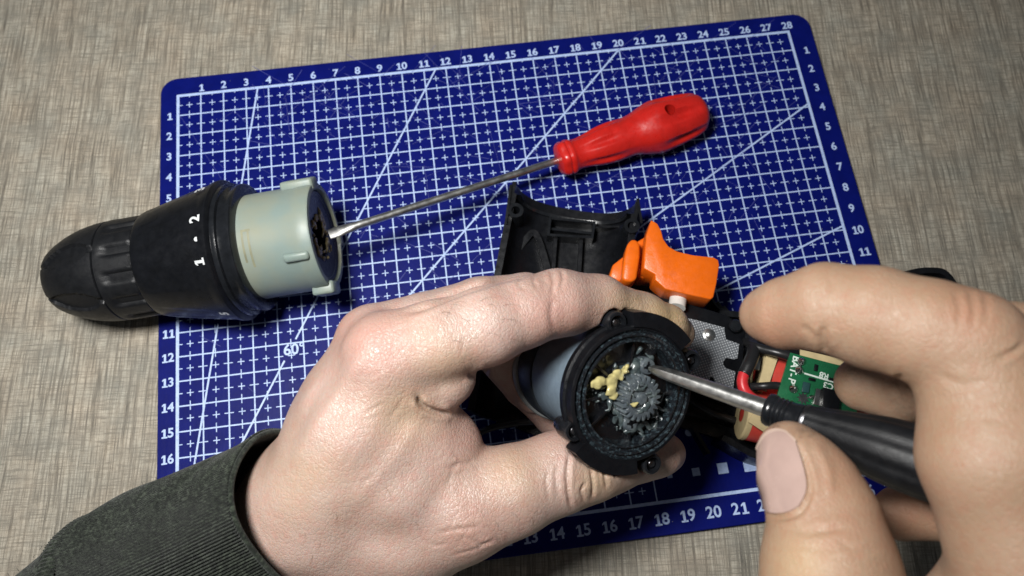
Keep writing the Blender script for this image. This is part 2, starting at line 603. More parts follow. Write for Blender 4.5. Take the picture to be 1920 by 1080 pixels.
# ------------------------------------------------------------------ implicit surfaces
class Sdf:
    def __init__(s, lo, hi, h):
        s.h = h
        s.lo = np.asarray(lo, float)
        s.n = np.ceil((np.asarray(hi) - s.lo) / h).astype(int) + 1
        s.d = np.full(tuple(s.n), 3.0, np.float32)

    def sub(s, lo, hi):
        a = np.clip(np.floor((np.asarray(lo) - s.lo) / s.h).astype(int), 0, s.n - 1)
        b = np.clip(np.ceil((np.asarray(hi) - s.lo) / s.h).astype(int) + 1, 1, s.n)
        sl = tuple(slice(i, j) for i, j in zip(a, b))
        ax = [(s.lo[i] + s.h * np.arange(a[i], b[i])).astype(np.float32) for i in range(3)]
        return sl, np.meshgrid(*ax, indexing='ij', sparse=True)

    @staticmethod
    def dist(g, a, b, ra, rb):
        X, Y, Zz = g
        ba = b - a
        L = float(ba @ ba) + 1e-9
        t = np.clip(((X - a[0]) * ba[0] + (Y - a[1]) * ba[1] + (Zz - a[2]) * ba[2]) / L, 0, 1)
        t = t.astype(np.float32)
        return np.sqrt((X - a[0] - t * ba[0]) ** 2 + (Y - a[1] - t * ba[1]) ** 2 + (Zz - a[2] - t * ba[2]) ** 2) - (ra + (rb - ra) * t)

    def cone(s, a, b, ra, rb, k=0.3):
        a, b = np.asarray(a, float), np.asarray(b, float)
        m = max(ra, rb) + k + 4 * s.h + 0.3
        sl, g = s.sub(np.minimum(a, b) - m, np.maximum(a, b) + m)
        if 0 in s.d[sl].shape:
            return
        e = s.dist(g, a, b, ra, rb)
        d = s.d[sl]
        q = np.maximum(k - np.abs(d - e), 0) / k
        s.d[sl] = np.minimum(d, e) - q * q * (k / 4)

    def cut(s, a, b, ra, rb, k=0.1):
        a, b = np.asarray(a, float), np.asarray(b, float)
        m = max(ra, rb) + k + 2 * s.h
        sl, g = s.sub(np.minimum(a, b) - m, np.maximum(a, b) + m)
        if 0 in s.d[sl].shape:
            return
        e = -s.dist(g, a, b, ra, rb)
        d = s.d[sl]
        q = np.maximum(k - np.abs(d - e), 0) / k
        s.d[sl] = np.maximum(d, e) + q * q * (k / 4)

    def chain(s, pts, k=0.3):
        for p, q in zip(pts[:-1], pts[1:]):
            s.cone(p[0], q[0], p[1], q[1], k)

    def merge(s, o, k):
        q = np.maximum(k - np.abs(s.d - o.d), 0) / k
        s.d = np.minimum(s.d, o.d) - q * q * (k / 4)

    def sample(s, p):
        q = (np.asarray(p) - s.lo) / s.h
        q = np.clip(q, 0, s.n - 1.001)
        i = np.floor(q).astype(int)
        f = q - i
        r = 0
        for a in (0, 1):
            for b in (0, 1):
                for c in (0, 1):
                    w = (f[:, 0] if a else 1 - f[:, 0]) * (f[:, 1] if b else 1 - f[:, 1]) * (f[:, 2] if c else 1 - f[:, 2])
                    r = r + w * s.d[i[:, 0] + a, i[:, 1] + b, i[:, 2] + c]
        return r

    def grad(s, p):
        e = s.h
        g = np.stack([s.sample(p + np.eye(3)[i] * e) - s.sample(p - np.eye(3)[i] * e) for i in range(3)], 1)
        return g / (np.linalg.norm(g, axis=1)[:, None] + 1e-9)

    def mesh(s):
        d = s.d
        neg = d < 0
        n = s.n
        c = np.zeros(tuple(n - 1), np.int8)
        for a in (0, 1):
            for b in (0, 1):
                for e in (0, 1):
                    c += neg[a:n[0] - 1 + a, b:n[1] - 1 + b, e:n[2] - 1 + e]
        act = np.argwhere((c > 0) & (c < 8))
        idx = np.full(tuple(n - 1), -1, np.int64)
        idx[act[:, 0], act[:, 1], act[:, 2]] = np.arange(len(act))
        off = np.array([[a, b, e] for a in (0, 1) for b in (0, 1) for e in (0, 1)])
        val = np.stack([d[act[:, 0] + o[0], act[:, 1] + o[1], act[:, 2] + o[2]] for o in off], 1)
        acc = np.zeros((len(act), 3))
        cnt = np.zeros(len(act))
        for i in range(8):
            for j in range(i + 1, 8):
                if np.abs(off[i] - off[j]).sum() != 1:
                    continue
                vi, vj = val[:, i], val[:, j]
                x = (vi < 0) != (vj < 0)
                t = vi[x] / (vi[x] - vj[x])
                acc[x] += off[i] + t[:, None] * (off[j] - off[i])
                cnt[x] += 1
        v = s.lo + s.h * (act + acc / cnt[:, None])
        faces = []
        for ax in range(3):
            sl0 = [slice(None)] * 3
            sl1 = [slice(None)] * 3
            sl0[ax] = slice(0, n[ax] - 1)
            sl1[ax] = slice(1, n[ax])
            e = np.argwhere(neg[tuple(sl0)] != neg[tuple(sl1)])
            u, w = [i for i in range(3) if i != ax]
            e = e[(e[:, u] > 0) & (e[:, w] > 0) & (e[:, u] < n[u] - 1) & (e[:, w] < n[w] - 1)]
            q = []
            for du, dw in ((0, 0), (-1, 0), (-1, -1), (0, -1)):
                p = e.copy()
                p[:, u] += du
                p[:, w] += dw
                q.append(idx[p[:, 0], p[:, 1], p[:, 2]])
            q = np.stack(q, 1)
            flip = neg[e[:, 0], e[:, 1], e[:, 2]]
            if ax == 1:
                flip = ~flip
            q[~flip] = q[~flip][:, ::-1]
            faces.append(q)
        f = np.vstack(faces)
        return v, f[(f >= 0).all(1)]


def seg_dist(p, poly):
    """distance of 2-D points to a polyline and the share of the way along it"""
    best = np.full(len(p), 1e9)
    at = np.zeros(len(p))
    L = np.r_[0, np.cumsum(np.linalg.norm(np.diff(poly, axis=0), axis=1))]
    for i, (a, b) in enumerate(zip(poly[:-1], poly[1:])):
        ba = b - a
        t = np.clip(((p - a) @ ba) / (ba @ ba + 1e-9), 0, 1)
        d = np.linalg.norm(p - a - t[:, None] * ba, axis=1)
        m = d < best
        best[m] = d[m]
        at[m] = (L[i] + t[m] * (L[i + 1] - L[i])) / L[-1]
    return best, at


def wrinkle(v, nrm, lines):
    """press skin folds into vertices that face the lines: (pixel polyline, half width px, depth cm)"""
    px, dep = to_px(v)
    view = CAM - v
    view /= np.linalg.norm(view, axis=1)[:, None]
    front = np.clip((nrm * view).sum(1) * 4, 0, 1)
    out = np.zeros(len(v))
    for pl, w, dp in lines:
        pl = spline(pl, 6)
        lo, hi = pl.min(0) - 5 * w, pl.max(0) + 5 * w
        m = ((px > lo) & (px < hi)).all(1)
        if not m.any():
            continue
        d, t = seg_dist(px[m], pl)
        fade = np.clip(np.sin(np.clip(t, 0.02, 0.98) * np.pi) * 2.2, 0.15, 1)
        out[m] += fade * (-dp * np.exp(-(d / w) ** 2) + 0.35 * dp * np.exp(-((d - 2.2 * w) / (1.5 * w)) ** 2))
    return v + nrm * (out * front)[:, None]


def tint_attr(o, v, spots):
    """spots: (px, py, radius px, channel, strength)"""
    px, _ = to_px(v)
    col = np.zeros((len(v), 4), np.float32)
    col[:, 3] = 1
    for x, y, r, ch, st in spots:
        d2 = ((px - (x, y)) ** 2).sum(1) / (r * r)
        col[:, ch] = np.maximum(col[:, ch], st * np.exp(-d2))
    a = o.data.color_attributes.new('tint', 'FLOAT_COLOR', 'POINT')
    a.data.foreach_set('color', col.ravel())


# ================================================================== table
TZ = -0.3


def G(u, v, z=0.0):
    return np.array([u - 14.0, 10.0 - v, z])


tb = add('table', box(-46, 46, -38, 42, TZ - 2.4, TZ, 0.1), 'table', smooth=0)
tb['kind'] = 'structure'

# ================================================================== cutting mat
mat_o = root('cutting_mat', (0, 0, TZ), 'deep blue cutting mat printed with a pale centimetre grid and angle lines', 'cutting mat')


def rrect(u0, u1, v0, v1, r, n=8):
    out = []
    for cx, cy, a0 in ((u1 - r, v0 + r, -90), (u1 - r, v1 - r, 0), (u0 + r, v1 - r, 90), (u0 + r, v0 + r, 180)):
        for i in range(n + 1):
            a = math.radians(a0 + 90 * i / n)
            p = G(cx + r * math.cos(a), cy + r * math.sin(a))
            out.append((p[0], p[1]))
    return out


add('mat_sheet', prism(rrect(-0.78, 29.12, -0.93, 21.2, 0.75), TZ, 0.0, 0.03, 1), 'mat', mat_o)
LV, LF = [], []


def line(u0, v0, u1, v1, w, z):
    a, b = G(u0, v0, z), G(u1, v1, z)
    t = unit(b - a)
    p = np.array([-t[1], t[0], 0]) * w / 2
    n = len(LV)
    LV.extend([a - p, b - p, b + p, a + p])
    LF.append([n, n + 1, n + 2, n + 3])


GW = 0.054
for u in range(1, 28):
    line(u, 0, u, 20 if u <= 18 else 16, GW, 0.004)
for v in range(1, 20):
    line(0, v, 28 if v <= 16 else 18, v, GW, 0.007)
for a in ((-0.05, 0, 28.05, 0), (-0.05, 20, 28.05, 20)):
    line(*a, 0.125, 0.010)
for a in ((0, -0.05, 0, 20.05), (28, -0.05, 28, 20.05)):
    line(*a, 0.125, 0.013)
line(18, 16, 28, 16, GW, 0.010)
TK = 0.036
for u in range(0, 28):
    for v in range(0, 20):
        if u >= 18 and v >= 16:
            continue
        line(u + 0.5 - 0.135, v + 0.5, u + 0.5 + 0.135, v + 0.5, TK, 0.004)       # cross in the cell
        line(u + 0.5, v + 0.5 - 0.135, u + 0.5, v + 0.5 + 0.135, TK, 0.007)
        if u > 0:
            line(u - 0.18, v + 0.5, u + 0.18, v + 0.5, TK, 0.010)                 # tick across an upright line
        else:
            line(0, v + 0.5, 0.2, v + 0.5, TK, 0.010)
        if v > 0:
            line(u + 0.5, v - 0.18, u + 0.5, v + 0.18, TK, 0.013)
        else:
            line(u + 0.5, 0.0, u + 0.5, 0.12, TK, 0.004)
for u1, v1 in ((3.53, 0), (11.55, 0), (20, 0), (28, 3.83), (28, 9.81)):
    if u1 < 3.6:
        line(0, 20, 1.62, 10.82, 0.07, 0.016)
        line(1.92, 9.1, u1, v1, 0.07, 0.016)
    elif u1 < 12:
        line(0, 20, 4.22, 12.69, 0.07, 0.016)
        line(4.70, 11.86, u1, v1, 0.07, 0.016)
    else:
        line(0, 20, u1, v1, 0.07, 0.016)
add('printed_grid', (np.array(LV), LF), 'print', mat_o, smooth=0)
nums = []
for i in range(1, 28 + 1):
    t = text(str(i), 0.50, 0.012)
    nums.append(shift(t, G(i + 0.02, -0.33 if i > 1 else -0.3, 0.005)))
    nums.append(shift(text(str(i), 0.60, 0.012), G(i + 0.05, 20.62, 0.005)))
for i in range(1, 20):
    nums.append(shift(text(str(i), 0.50, 0.012), G(-0.38, i, 0.005)))
    nums.append(shift(text(str(i), 0.50, 0.012), G(28.58, i + 0.08, 0.005)))
nums.append(shift(text('60°', 0.62, 0.012), G(4.62, 12.28, 0.017)))
nums.append(shift(text('80°', 0.62, 0.012), G(1.75, 10.35, 0.017)))
for t in nums:
    add('printed_number', t, 'print', mat_o, smooth=0)
for k in range(9):
    s_ = 0.10 + 0.05 * k
    c = G(18.66 + 1.02 * k + 0.02 * k * k * 0.5, 19.06)
    add('printed_square', prism([(c[0] - s_, c[1] - s_), (c[0] + s_, c[1] - s_), (c[0] + s_, c[1] + s_), (c[0] - s_, c[1] + s_)], 0.001, 0.006), 'print', mat_o, smooth=0)
    c = G(18.66 + 1.05 * k, 17.55)
    add('printed_disc', prism([(c[0] + s_ * math.cos(a), c[1] + s_ * math.sin(a)) for a in np.linspace(0, 2 * np.pi, 24, endpoint=False)], 0.001, 0.006), 'print', mat_o, smooth=0)
LV, LF = [], []
for k in range(260):
    u, v = RNG.uniform(1, 27), abs(RNG.normal(0, 6.5)) % 19
    a = RNG.choice([RNG.normal(0.62, 0.2), RNG.normal(2.4, 0.35), RNG.uniform(0, 3.14)])
    L = RNG.exponential(1.0) + 0.25
    line(u, v, u + L * math.cos(a), v - L * math.sin(a), RNG.uniform(0.008, 0.02), 0.0185)
add('knife_scratches', (np.array(LV), LF), 'scratch', mat_o, smooth=0)['kind'] = 'stuff'

dv, df = [], []
for k in range(170):
    p = G(RNG.uniform(-0.5, 28.8), RNG.uniform(-0.7, 20.9), 0.02)
    s_ = RNG.uniform(0.008, 0.024)
    n0 = len(dv)
    q = RNG.normal(0, s_ * 0.4, (4, 3))
    dv += [p + (s_, 0, 0) + q[0] * (1, 1, 0), p + (-s_ * .6, s_, 0) + q[1] * (1, 1, 0), p + (-s_ * .6, -s_, 0) + q[2] * (1, 1, 0), p + (0, 0, s_)]
    df += [[n0, n0 + 1, n0 + 3], [n0 + 1, n0 + 2, n0 + 3], [n0 + 2, n0, n0 + 3], [n0, n0 + 2, n0 + 1]]
add('dust', (np.array(dv), df), plain('pale_dust', (0.30, 0.30, 0.32), 0.8), mat_o, smooth=0)['kind'] = 'stuff'

# ================================================================== drill chuck with clutch collar
A0 = Z(92, 530, 1.72)
A1 = Z(613, 441, 3.02)
L = np.linalg.norm(A1 - A0)
k_ = L / 11.3
ch = Frame(A0, A1 - A0, (0, 0, 1))         # local x along the axis, y up, z towards the viewer's lower side
chuck = root('drill_chuck', (A0[0] + 4, A0[1], TZ), 'black keyless drill chuck and clutch collar with ivory gearbox lying on mat edge', 'drill chuck')


def fl_front(x, r, th):
    t = np.clip((x - 0.75) / 2.1, 0, 1)
    g = np.cos(th * 6 + 0.6)
    w_ = 0.92 - 0.75 * math.sin(math.pi * min(1.0, t * 1.05)) ** 0.8
    return r - 0.12 * np.clip((g - w_) / 0.07, 0, 1) - 0.05 * np.clip(g - w_, 0, 1)


xs = np.linspace(0.5, 2.9, 40)
front_ = [(0.0, 0.02), (0.0, 0.86), (0.03, 1.0), (0.11, 1.13), (0.25, 1.24), (0.42, 1.33)] + [(x, 1.35 + 0.58 * (1 - (1 - (x - 0.45) / 2.5) ** 2)) for x in xs] + [(2.96, 1.93), (3.0, 1.88), (3.0, 1.5)]
front = [(0.36 + x * 0.88, r) for x, r in front_]
sl_o = add('chuck_sleeve', lathe([(x * k_, r) for x, r in front], 240, fl_front), 'rubber', chuck, ch, 40)
add('jaw_hole', lathe([(0.33, 0.02), (0.33, 0.42), (0.42, 0.44)], 32), 'black', sl_o, ch)


def fl_ring(x, r, th):
    t = np.clip(min((x - 3.2) / 0.22, (4.62 - x) / 0.05), 0, 1)
    g = np.clip((np.cos(th * 12) - 0.15) / 0.45, 0, 1)
    return r - 0.10 * t * g


ring = [(3.02, 1.5), (3.02, 1.88), (3.06, 1.94)] + [(x, 1.945) for x in np.linspace(3.12, 4.45, 12)] + [(4.5, 1.9), (4.5, 1.5)]
add('grip_ring', lathe([(x * k_, r) for x, r in ring], 180, fl_ring), 'rubber', chuck, ch, 40)


def fl_col(x, r, th):
    t = np.clip((x - 4.7) / 0.4, 0, 1) * np.clip((7.0 - x) / 0.5, 0, 1)
    w = 0.5 + 0.5 * np.cos(th * 8 + 0.9)
    e = np.clip((w - 0.52 - 0.12 * (x - 5.4)) / 0.10, 0, 1)
    return r - 0.035 * t * e


col = [(4.52, 1.5), (4.52, 1.95), (4.57, 2.02)] + [(x, 2.02 + 0.62 * ((x - 4.57) / 2.9) ** 0.85) for x in np.linspace(4.62, 7.4, 22)] + [(7.55, 2.69), (7.72, 2.71), (7.78, 2.66), (7.82, 2.56), (7.86, 2.5)]
c_o = add('clutch_collar', lathe([(x * k_, r) for x, r in col], 160, fl_col), 'black', chuck, ch, 40)
add('collar_flange', lathe([(7.80 * k_, 1.9), (7.80 * k_, 2.52), (7.90 * k_, 2.56), (8.02 * k_, 2.54), (8.06 * k_, 2.42), (8.3 * k_, 2.40), (8.36 * k_, 2.44), (8.5 * k_, 2.44), (8.56 * k_, 2.36), (8.58 * k_, 1.9)], 96), 'glossblack', chuck, ch, 40)


def on_collar(ang, x):
    """frame on the collar surface: text right runs round the collar, text up points to the nose"""
    r = 2.02 + 0.62 * ((x - 4.57) / 2.9) ** 0.85 + 0.006
    a = math.radians(ang)
    n = np.array([0, math.cos(a), math.sin(a)])
    o = np.array([x * k_, 0, 0]) + n * r
    t = np.array([0, math.sin(a), -math.cos(a)])
    slope = 0.22
    up = unit(np.array([-1, 0, 0]) - n * slope)
    return o, t, up, n, r


def collar_text(s, ang, x, size):
    o, t, up, n, r = on_collar(ang, x)
    v, f = text(s, size, 0.02)
    w = o + v[:, :1] * t + v[:, 1:2] * up
    rad = w.copy()
    rad[:, 0] = 0
    q = np.linalg.norm(rad, axis=1)
    rr = 2.02 + 0.62 * (np.clip(w[:, 0] / k_ - 4.57, 0.01, 5) / 2.9) ** 0.85 + 0.065
    w[:, 1:] *= (rr / q)[:, None]
    add('printed_mark', (w, f), 'white_ink', c_o, ch, 0)


pa = ch.inv(CAM)
for s, ppx in (('1', (375, 492)), ('2', (365, 411)), ('3', (378, 358)), ('5', (428, 577))):
    best = min(((ang, x) for ang in range(-120, 121, 2) for x in np.linspace(6.1, 7.4, 14)),
               key=lambda q: np.linalg.norm(to_px(ch(on_collar(*q)[0])[None])[0][0] - ppx))
    collar_text(s, best[0], best[1], 0.54 if s != '5' else 0.45)
for ppx in ((367, 448), (371, 378)):
    best = min(((ang, x) for ang in range(-120, 121, 2) for x in np.linspace(6.1, 7.4, 14)),
               key=lambda q: np.linalg.norm(to_px(ch(on_collar(*q)[0])[None])[0][0] - ppx))
    o, t, up, n, r = on_collar(*best)
    fd = Frame(o, t, z=n)
    add('printed_dot', local(lathe_z([(0.0, 0.085), (0.006, 0.08)], 20), fd), 'white_ink', c_o, ch)

# ivory gearbox housing
body = [(8.2, 1.98), (8.6, 2.0), (10.6, 2.0), (10.72, 2.03), (11.2, 2.03), (11.26, 2.0), (11.27, 1.80), (11.1, 1.78), (11.1, 1.6)]


def rf_iv(x, r, th):                       # the open rim is cut lower on two sides
    return np.full_like(th, r)


iv = add('gearbox_housing', lathe([(x * k_, r) for x, r in body], 96, close=False), 'ivory', chuck, ch, 40)
for ang, x0, x1, w, hgt in ((-60, 10.05, 11.3, 0.42, 0.24), (40, 10.15, 11.1, 0.16, 0.17), (104, 10.55, 11.4, 0.5, 0.24), (200, 10.1, 11.3, 0.4, 0.25)):
    a = math.radians(ang)
    n = np.array([0, math.cos(a), math.sin(a)])
    fr = Frame((0, 0, 0), (1, 0, 0), z=n)
    add('lug', local(box(x0 * k_, x1 * k_, -w, w, 1.75, 2.0 + hgt, 0.10), fr), 'ivory', iv, ch, 50)
a = math.radians(14)
for (x0, x1, b0, b1) in ((8.75, 8.83, 2, 36), (8.75, 9.1, 34, 36.5), (8.98, 9.06, -4, 34)):
    st = []
    for b in np.linspace(b0, b1, 12):
        r_ = 2.004
        for x in (x0, x1):
            st.append((x * k_, r_ * math.cos(math.radians(40 - b)), r_ * math.sin(math.radians(40 - b))))
    add('mould_mark', (np.array(st), [[2 * i, 2 * i + 1, 2 * i + 3, 2 * i + 2] for i in range(11)]), 'ivory_dirty', iv, ch)
add('ring_gear', lathe([(11.12 * k_, 1.79), (11.16 * k_, 1.70), (11.10 * k_, 1.62), (11.05 * k_, 1.5), (11.03 * k_, 0.82), (10.9 * k_, 0.78)], 96,
    lambda x, r, th: r + (0.06 * np.sign(np.sin(th * 18)) if 0.6 < r < 0.83 else 0), close=False), 'navy', chuck, ch, 30)
add('gear_bore', lathe([(10.95 * k_, 0.95), (10.94 * k_, 0.80), (10.2 * k_, 0.7), (10.2 * k_, 0.02)], 48, close=False), 'black', chuck, ch, 30)
gr = Sdf((10.6 * k_, -1.3, -1.3), (11.35 * k_, 1.3, 1.3), 0.035)
for k in range(60):
    a = RNG.uniform(0, 6.283)
    r = RNG.normal(0.80, 0.12)
    p = np.array([11.03 * k_ + 0.02, r * math.cos(a), r * math.sin(a)])
    q = p + RNG.normal(0, 0.12, 3) * (0.15, 1, 1)
    gr.cone(p, q, RNG.uniform(0.04, 0.085), 0.035, 0.05)
add('grease_crumbs', gr.mesh(), plain('brown_grease', (0.30, 0.24, 0.115), 0.3, var=0.6, vscale=600, bmp=0.6), chuck, ch, 180)

# ================================================================== red screwdriver
B0 = U(1036, 302, 29.35)
H0 = Z(1046, 301, 1.22)
H1 = Z(1322, 207, 1.12)
TIP = A1 + np.array([-0.12, -0.05, 0.12])
TIP = Z(613, 441, 3.25)
rs = root('screwdriver', (H0 + H1) / 2 * (1, 1, 0), 'long slotted screwdriver with glossy red plastic handle lying across mat', 'screwdriver')
HL = np.linalg.norm(H1 - H0)
hf = Frame(H0, H1 - H0, (0, 0, 1))
prof = [(0.0, 0.45), (0.05, 0.60), (0.16, 0.70), (0.32, 0.735), (0.40, 0.70), (0.47, 0.745), (0.58, 0.74), (0.72, 0.67), (0.95, 0.65), (1.3, 0.70), (1.9, 0.82), (2.5, 0.86), (3.0, 0.84), (3.4, 0.88), (3.8, 1.00), (4.2, 1.11), (4.5, 1.14), (5.0, 1.10), (5.6, 1.03), (6.1, 0.94), (6.4, 0.82), (6.6, 0.58), (6.68, 0.34), (6.7, 0.02)]
ps = spline(prof, 6)
ps[:, 1] = np.clip(ps[:, 1], 0.01, 2)
sc_ = HL / 6.7


def rf_h(x, r, th):
    x = x / sc_
    w = np.clip((np.cos((th - 0.25) * 6) - 0.1) / 0.9, 0, 1)
    g = 0.17 * np.exp(-((x - 1.9) / 0.75) ** 2) + 0.22 * np.exp(-((x - 5.3) / 0.8) ** 2)
    hexa = 0.05 * np.cos(th * 6) * np.exp(-((x - 0.3) / 0.35) ** 2)
    return r * (1 - g * w * 0.9) - r * hexa


hv, hfc = lathe([(x * sc_, r) for x, r in ps], 96, rf_h)
ho = add('handle', (hv, hfc), 'red', rs, hf, 60)
# hanging hole: a drilled pocket cut with a boolean
hp = Z(1255, 208, 2.1)
hl = hf.inv(hp)
cut = add('hole_cutter', local(lathe_z([(0.2, 0.23), (1.9, 0.235)], 32), Frame(hf((hl[0], 0, 0)), (1, 0, 0), z=unit(hp - hf((hl[0], 0, 0))))), 'red', rs)
bo = ho.modifiers.new('hole', 'BOOLEAN')
bo.operation = 'DIFFERENCE'
bo.object = cut
bo.solver = 'EXACT'
bpy.context.view_layer.update()
dg = bpy.context.evaluated_depsgraph_get()
me2 = bpy.data.meshes.new_from_object(ho.evaluated_get(dg))
ho.modifiers.clear()
ho.data = me2
bpy.data.objects.remove(cut)
me2.polygons.foreach_set('use_smooth', [True] * len(me2.polygons))
me2.set_sharp_from_angle(angle=math.radians(50))
# shaft with a flattened tip
sdir = unit(TIP - H0)
Ls = np.linalg.norm(TIP - H0)
sf = Frame(H0 + sdir * -0.2, sdir, (0, 0, 1))
n = 20
th = np.linspace(0, 2 * np.pi, n, endpoint=False)
rows = []
for x, ry, rz in [(0, 0.155, 0.155), (1, 0.155, 0.155), (Ls - 1.3, 0.155, 0.155), (Ls - 0.95, 0.155, 0.16), (Ls - 0.55, 0.10, 0.20), (Ls - 0.2, 0.05, 0.22), (Ls + 0.12, 0.035, 0.20)]:
    rows.append(np.stack([np.full(n, x), ry * np.cos(th), rz * np.sin(th)], 1))
sv = np.vstack(rows)
sfc = [[i * n + j, i * n + (j + 1) % n, (i + 1) * n + (j + 1) % n, (i + 1) * n + j] for i in range(len(rows) - 1) for j in range(n)] + [list(range(n))[::-1], list(range((len(rows) - 1) * n, len(rows) * n))]
add('shaft', (sv, sfc), 'steel', rs, sf, 40)


# ================================================================== drill housing half
def ribbon(path, th_, z0, z1):
    P = np.asarray(path, float)[:, :2]
    T = np.gradient(P, axis=0)
    T /= np.linalg.norm(T, axis=1)[:, None]
    N = np.stack([-T[:, 1], T[:, 0]], 1) * th_ / 2
    z0 = np.broadcast_to(z0, len(P))
    z1 = np.broadcast_to(z1, len(P))
    v = np.vstack([np.c_[P + N, z0], np.c_[P - N, z0], np.c_[P - N, z1], np.c_[P + N, z1]])
    n = len(P)
    f = []
    for i in range(n - 1):
        for a, b in ((0, 1), (1, 2), (2, 3), (3, 0)):
            f.append([a * n + i, a * n + i + 1, b * n + i + 1, b * n + i])
    f += [[0, n, 2 * n, 3 * n], [n - 1, 2 * n - 1, 3 * n - 1, 4 * n - 1]]
    return v, f


LZ = 1.95
PL, PR = Z(960, 346, LZ), Z(1200, 374, LZ)
PLb = Z(927, 512, LZ)
ax = unit((PLb - PL) * (1, 1, 0))
wd = PR - PL
wx = unit(wd * (1, 1, 0) - ax * ((wd * (1, 1, 0)) @ ax))
RB = abs(wd @ wx) / 2
mid = (PL + PR) / 2
hs_f = Frame(mid * (1, 1, 0), wx, z=(0, 0, 1))        # x across, y towards the front, z up
if hs_f.m[1] @ ax > 0:
    pass
house = root('drill_housing', mid * (1, 1, 0) + ax * 3, 'black plastic half of a drill housing with ribs and screw bosses under the hand', 'drill housing')
YS = np.array([0, 0.04, 0.45, 0.5, 2, 4, 6, 8, 9.0, 9.4])
skew = lambda y: 0.0


def section(R_, D, z0, n=40):
    t = np.linspace(np.pi, 2 * np.pi, n)
    return np.stack([R_ * np.sign(np.cos(t)) * np.abs(np.cos(t)) ** 0.72, z0 + D * (np.sin(t))], 1)


def loft(secs, ys):
    n = len(secs[0])
    v = np.vstack([np.c_[s[:, 0], np.full(n, y), s[:, 1]] for s, y in zip(secs, ys)])
    f = [[i * n + j, i * n + j + 1, (i + 1) * n + j + 1, (i + 1) * n + j] for i in range(len(ys) - 1) for j in range(n - 1)]
    return v, f


ydir = hs_f.m[1] @ ax                     # -1: local +y points to the front, so the barrel runs along -y
ysign = 1 if ydir > 0 else -1
ys = [0, 0.5, 0.52, 2, 4, 6, 8, 9.4]
outer = [section(RB, LZ - 0.02, LZ) for y in ys]
inner = [section(RB - (0.16 if y < 0.51 else 0.26), LZ - (0.20 if y < 0.51 else 0.34), LZ) for y in ys]
n = 40
vo, fo = loft(outer, [y * ysign for y in ys])
vi, fi = loft(inner, [y * ysign for y in ys])
no = len(vo)
shell_f = fo + [[a + no for a in q] for q in fi]
ns = len(ys)
for j in range(n - 1):
    shell_f.append([j, j + 1, no + j + 1, no + j])
    shell_f.append([(ns - 1) * n + j, (ns - 1) * n + j + 1, no + (ns - 1) * n + j + 1, no + (ns - 1) * n + j])
for i in range(ns - 1):
    for j in (0, n - 1):
        shell_f.append([i * n + j, (i + 1) * n + j, no + (i + 1) * n + j, no + i * n + j])
add('barrel_shell', (np.vstack([vo, vi]), shell_f), 'black', house, hs_f, 40)


rib_o = loft([section(RB - 0.2, LZ - 0.28, LZ - 0.05), section(RB - 0.2, LZ - 0.28, LZ - 0.05)], [0.52 * ysign, 0.62 * ysign])
rib_i = loft([section(RB - 0.46, LZ - 0.56, LZ - 0.05), section(RB - 0.42, LZ - 0.52, LZ - 0.05)], [0.52 * ysign, 0.64 * ysign])
rv = np.vstack([rib_o[0], rib_i[0]])
rq = rib_i[1]
rq = [[a + 80 for a in q] for q in rq] + [[r * 40 + j, r * 40 + j + 1, 80 + r * 40 + j + 1, 80 + r * 40 + j] for r in (0, 1) for j in range(39)]
add('rim_rib', (rv, rq), 'glossblack', house, hs_f, 40)


def W2(px, py, z):
    return Z(px, py, z)[:2]


for px, py in ((967, 394), (1185, 423)):
    p = Z(px, py, 2.1)
    b = add('screw_boss', shift(lathe_z([(0.2, 0.36), (1.98, 0.33), (2.1, 0.31), (2.1, 0.17), (1.0, 0.15), (1.0, 0.01)], 32), (p[0], p[1], 0)), 'glossblack', house)
zf = 1.05
for a, b in (((1032, 409), (1115, 417)), ((1030, 425), (1113, 434)), ((1029, 440), (1111, 445))):
    add('rib', ribbon([W2(*a, zf), W2(*b, zf)], 0.10, 0.25, zf if a[1] != 425 else 0.85), 'glossblack', house)
for a, b in (((1032, 407), (1028, 442)), ((1115, 415), (1110, 447))):
    add('rib', ribbon([W2(*a, zf), W2(*b, zf)], 0.10, 0.25, zf + 0.02), 'glossblack', house)
for a, b in (((1042, 443), (1033, 560)), ((1090, 446), (1083, 560))):
    add('rib', ribbon([W2(*a, 0.8), W2(*b, 0.8)], 0.15, 0.2, 0.80), 'black', house)
add('rib', ribbon(spline(np.array([W2(962, 480, 0.75), W2(985, 450, .75), W2(1000, 436, 0.75), W2(1012, 455, .75), W2(1030, 515, 0.75)]), 5), 0.26, 0.3, 0.78), 'black', house)
add('rib', ribbon([W2(1115, 428, 0.9), W2(1180, 424, 1.0)], 0.07, 0.3, 1.0), 'black', house)
for px0, px1 in (((1196, 372), (1203, 418)), ((958, 346), (948, 420))):
    add('edge_lip', ribbon([W2(*px0, LZ + .1), W2(*px1, LZ + .1)], 0.10, LZ - 0.3, LZ + 0.10), 'black', house)
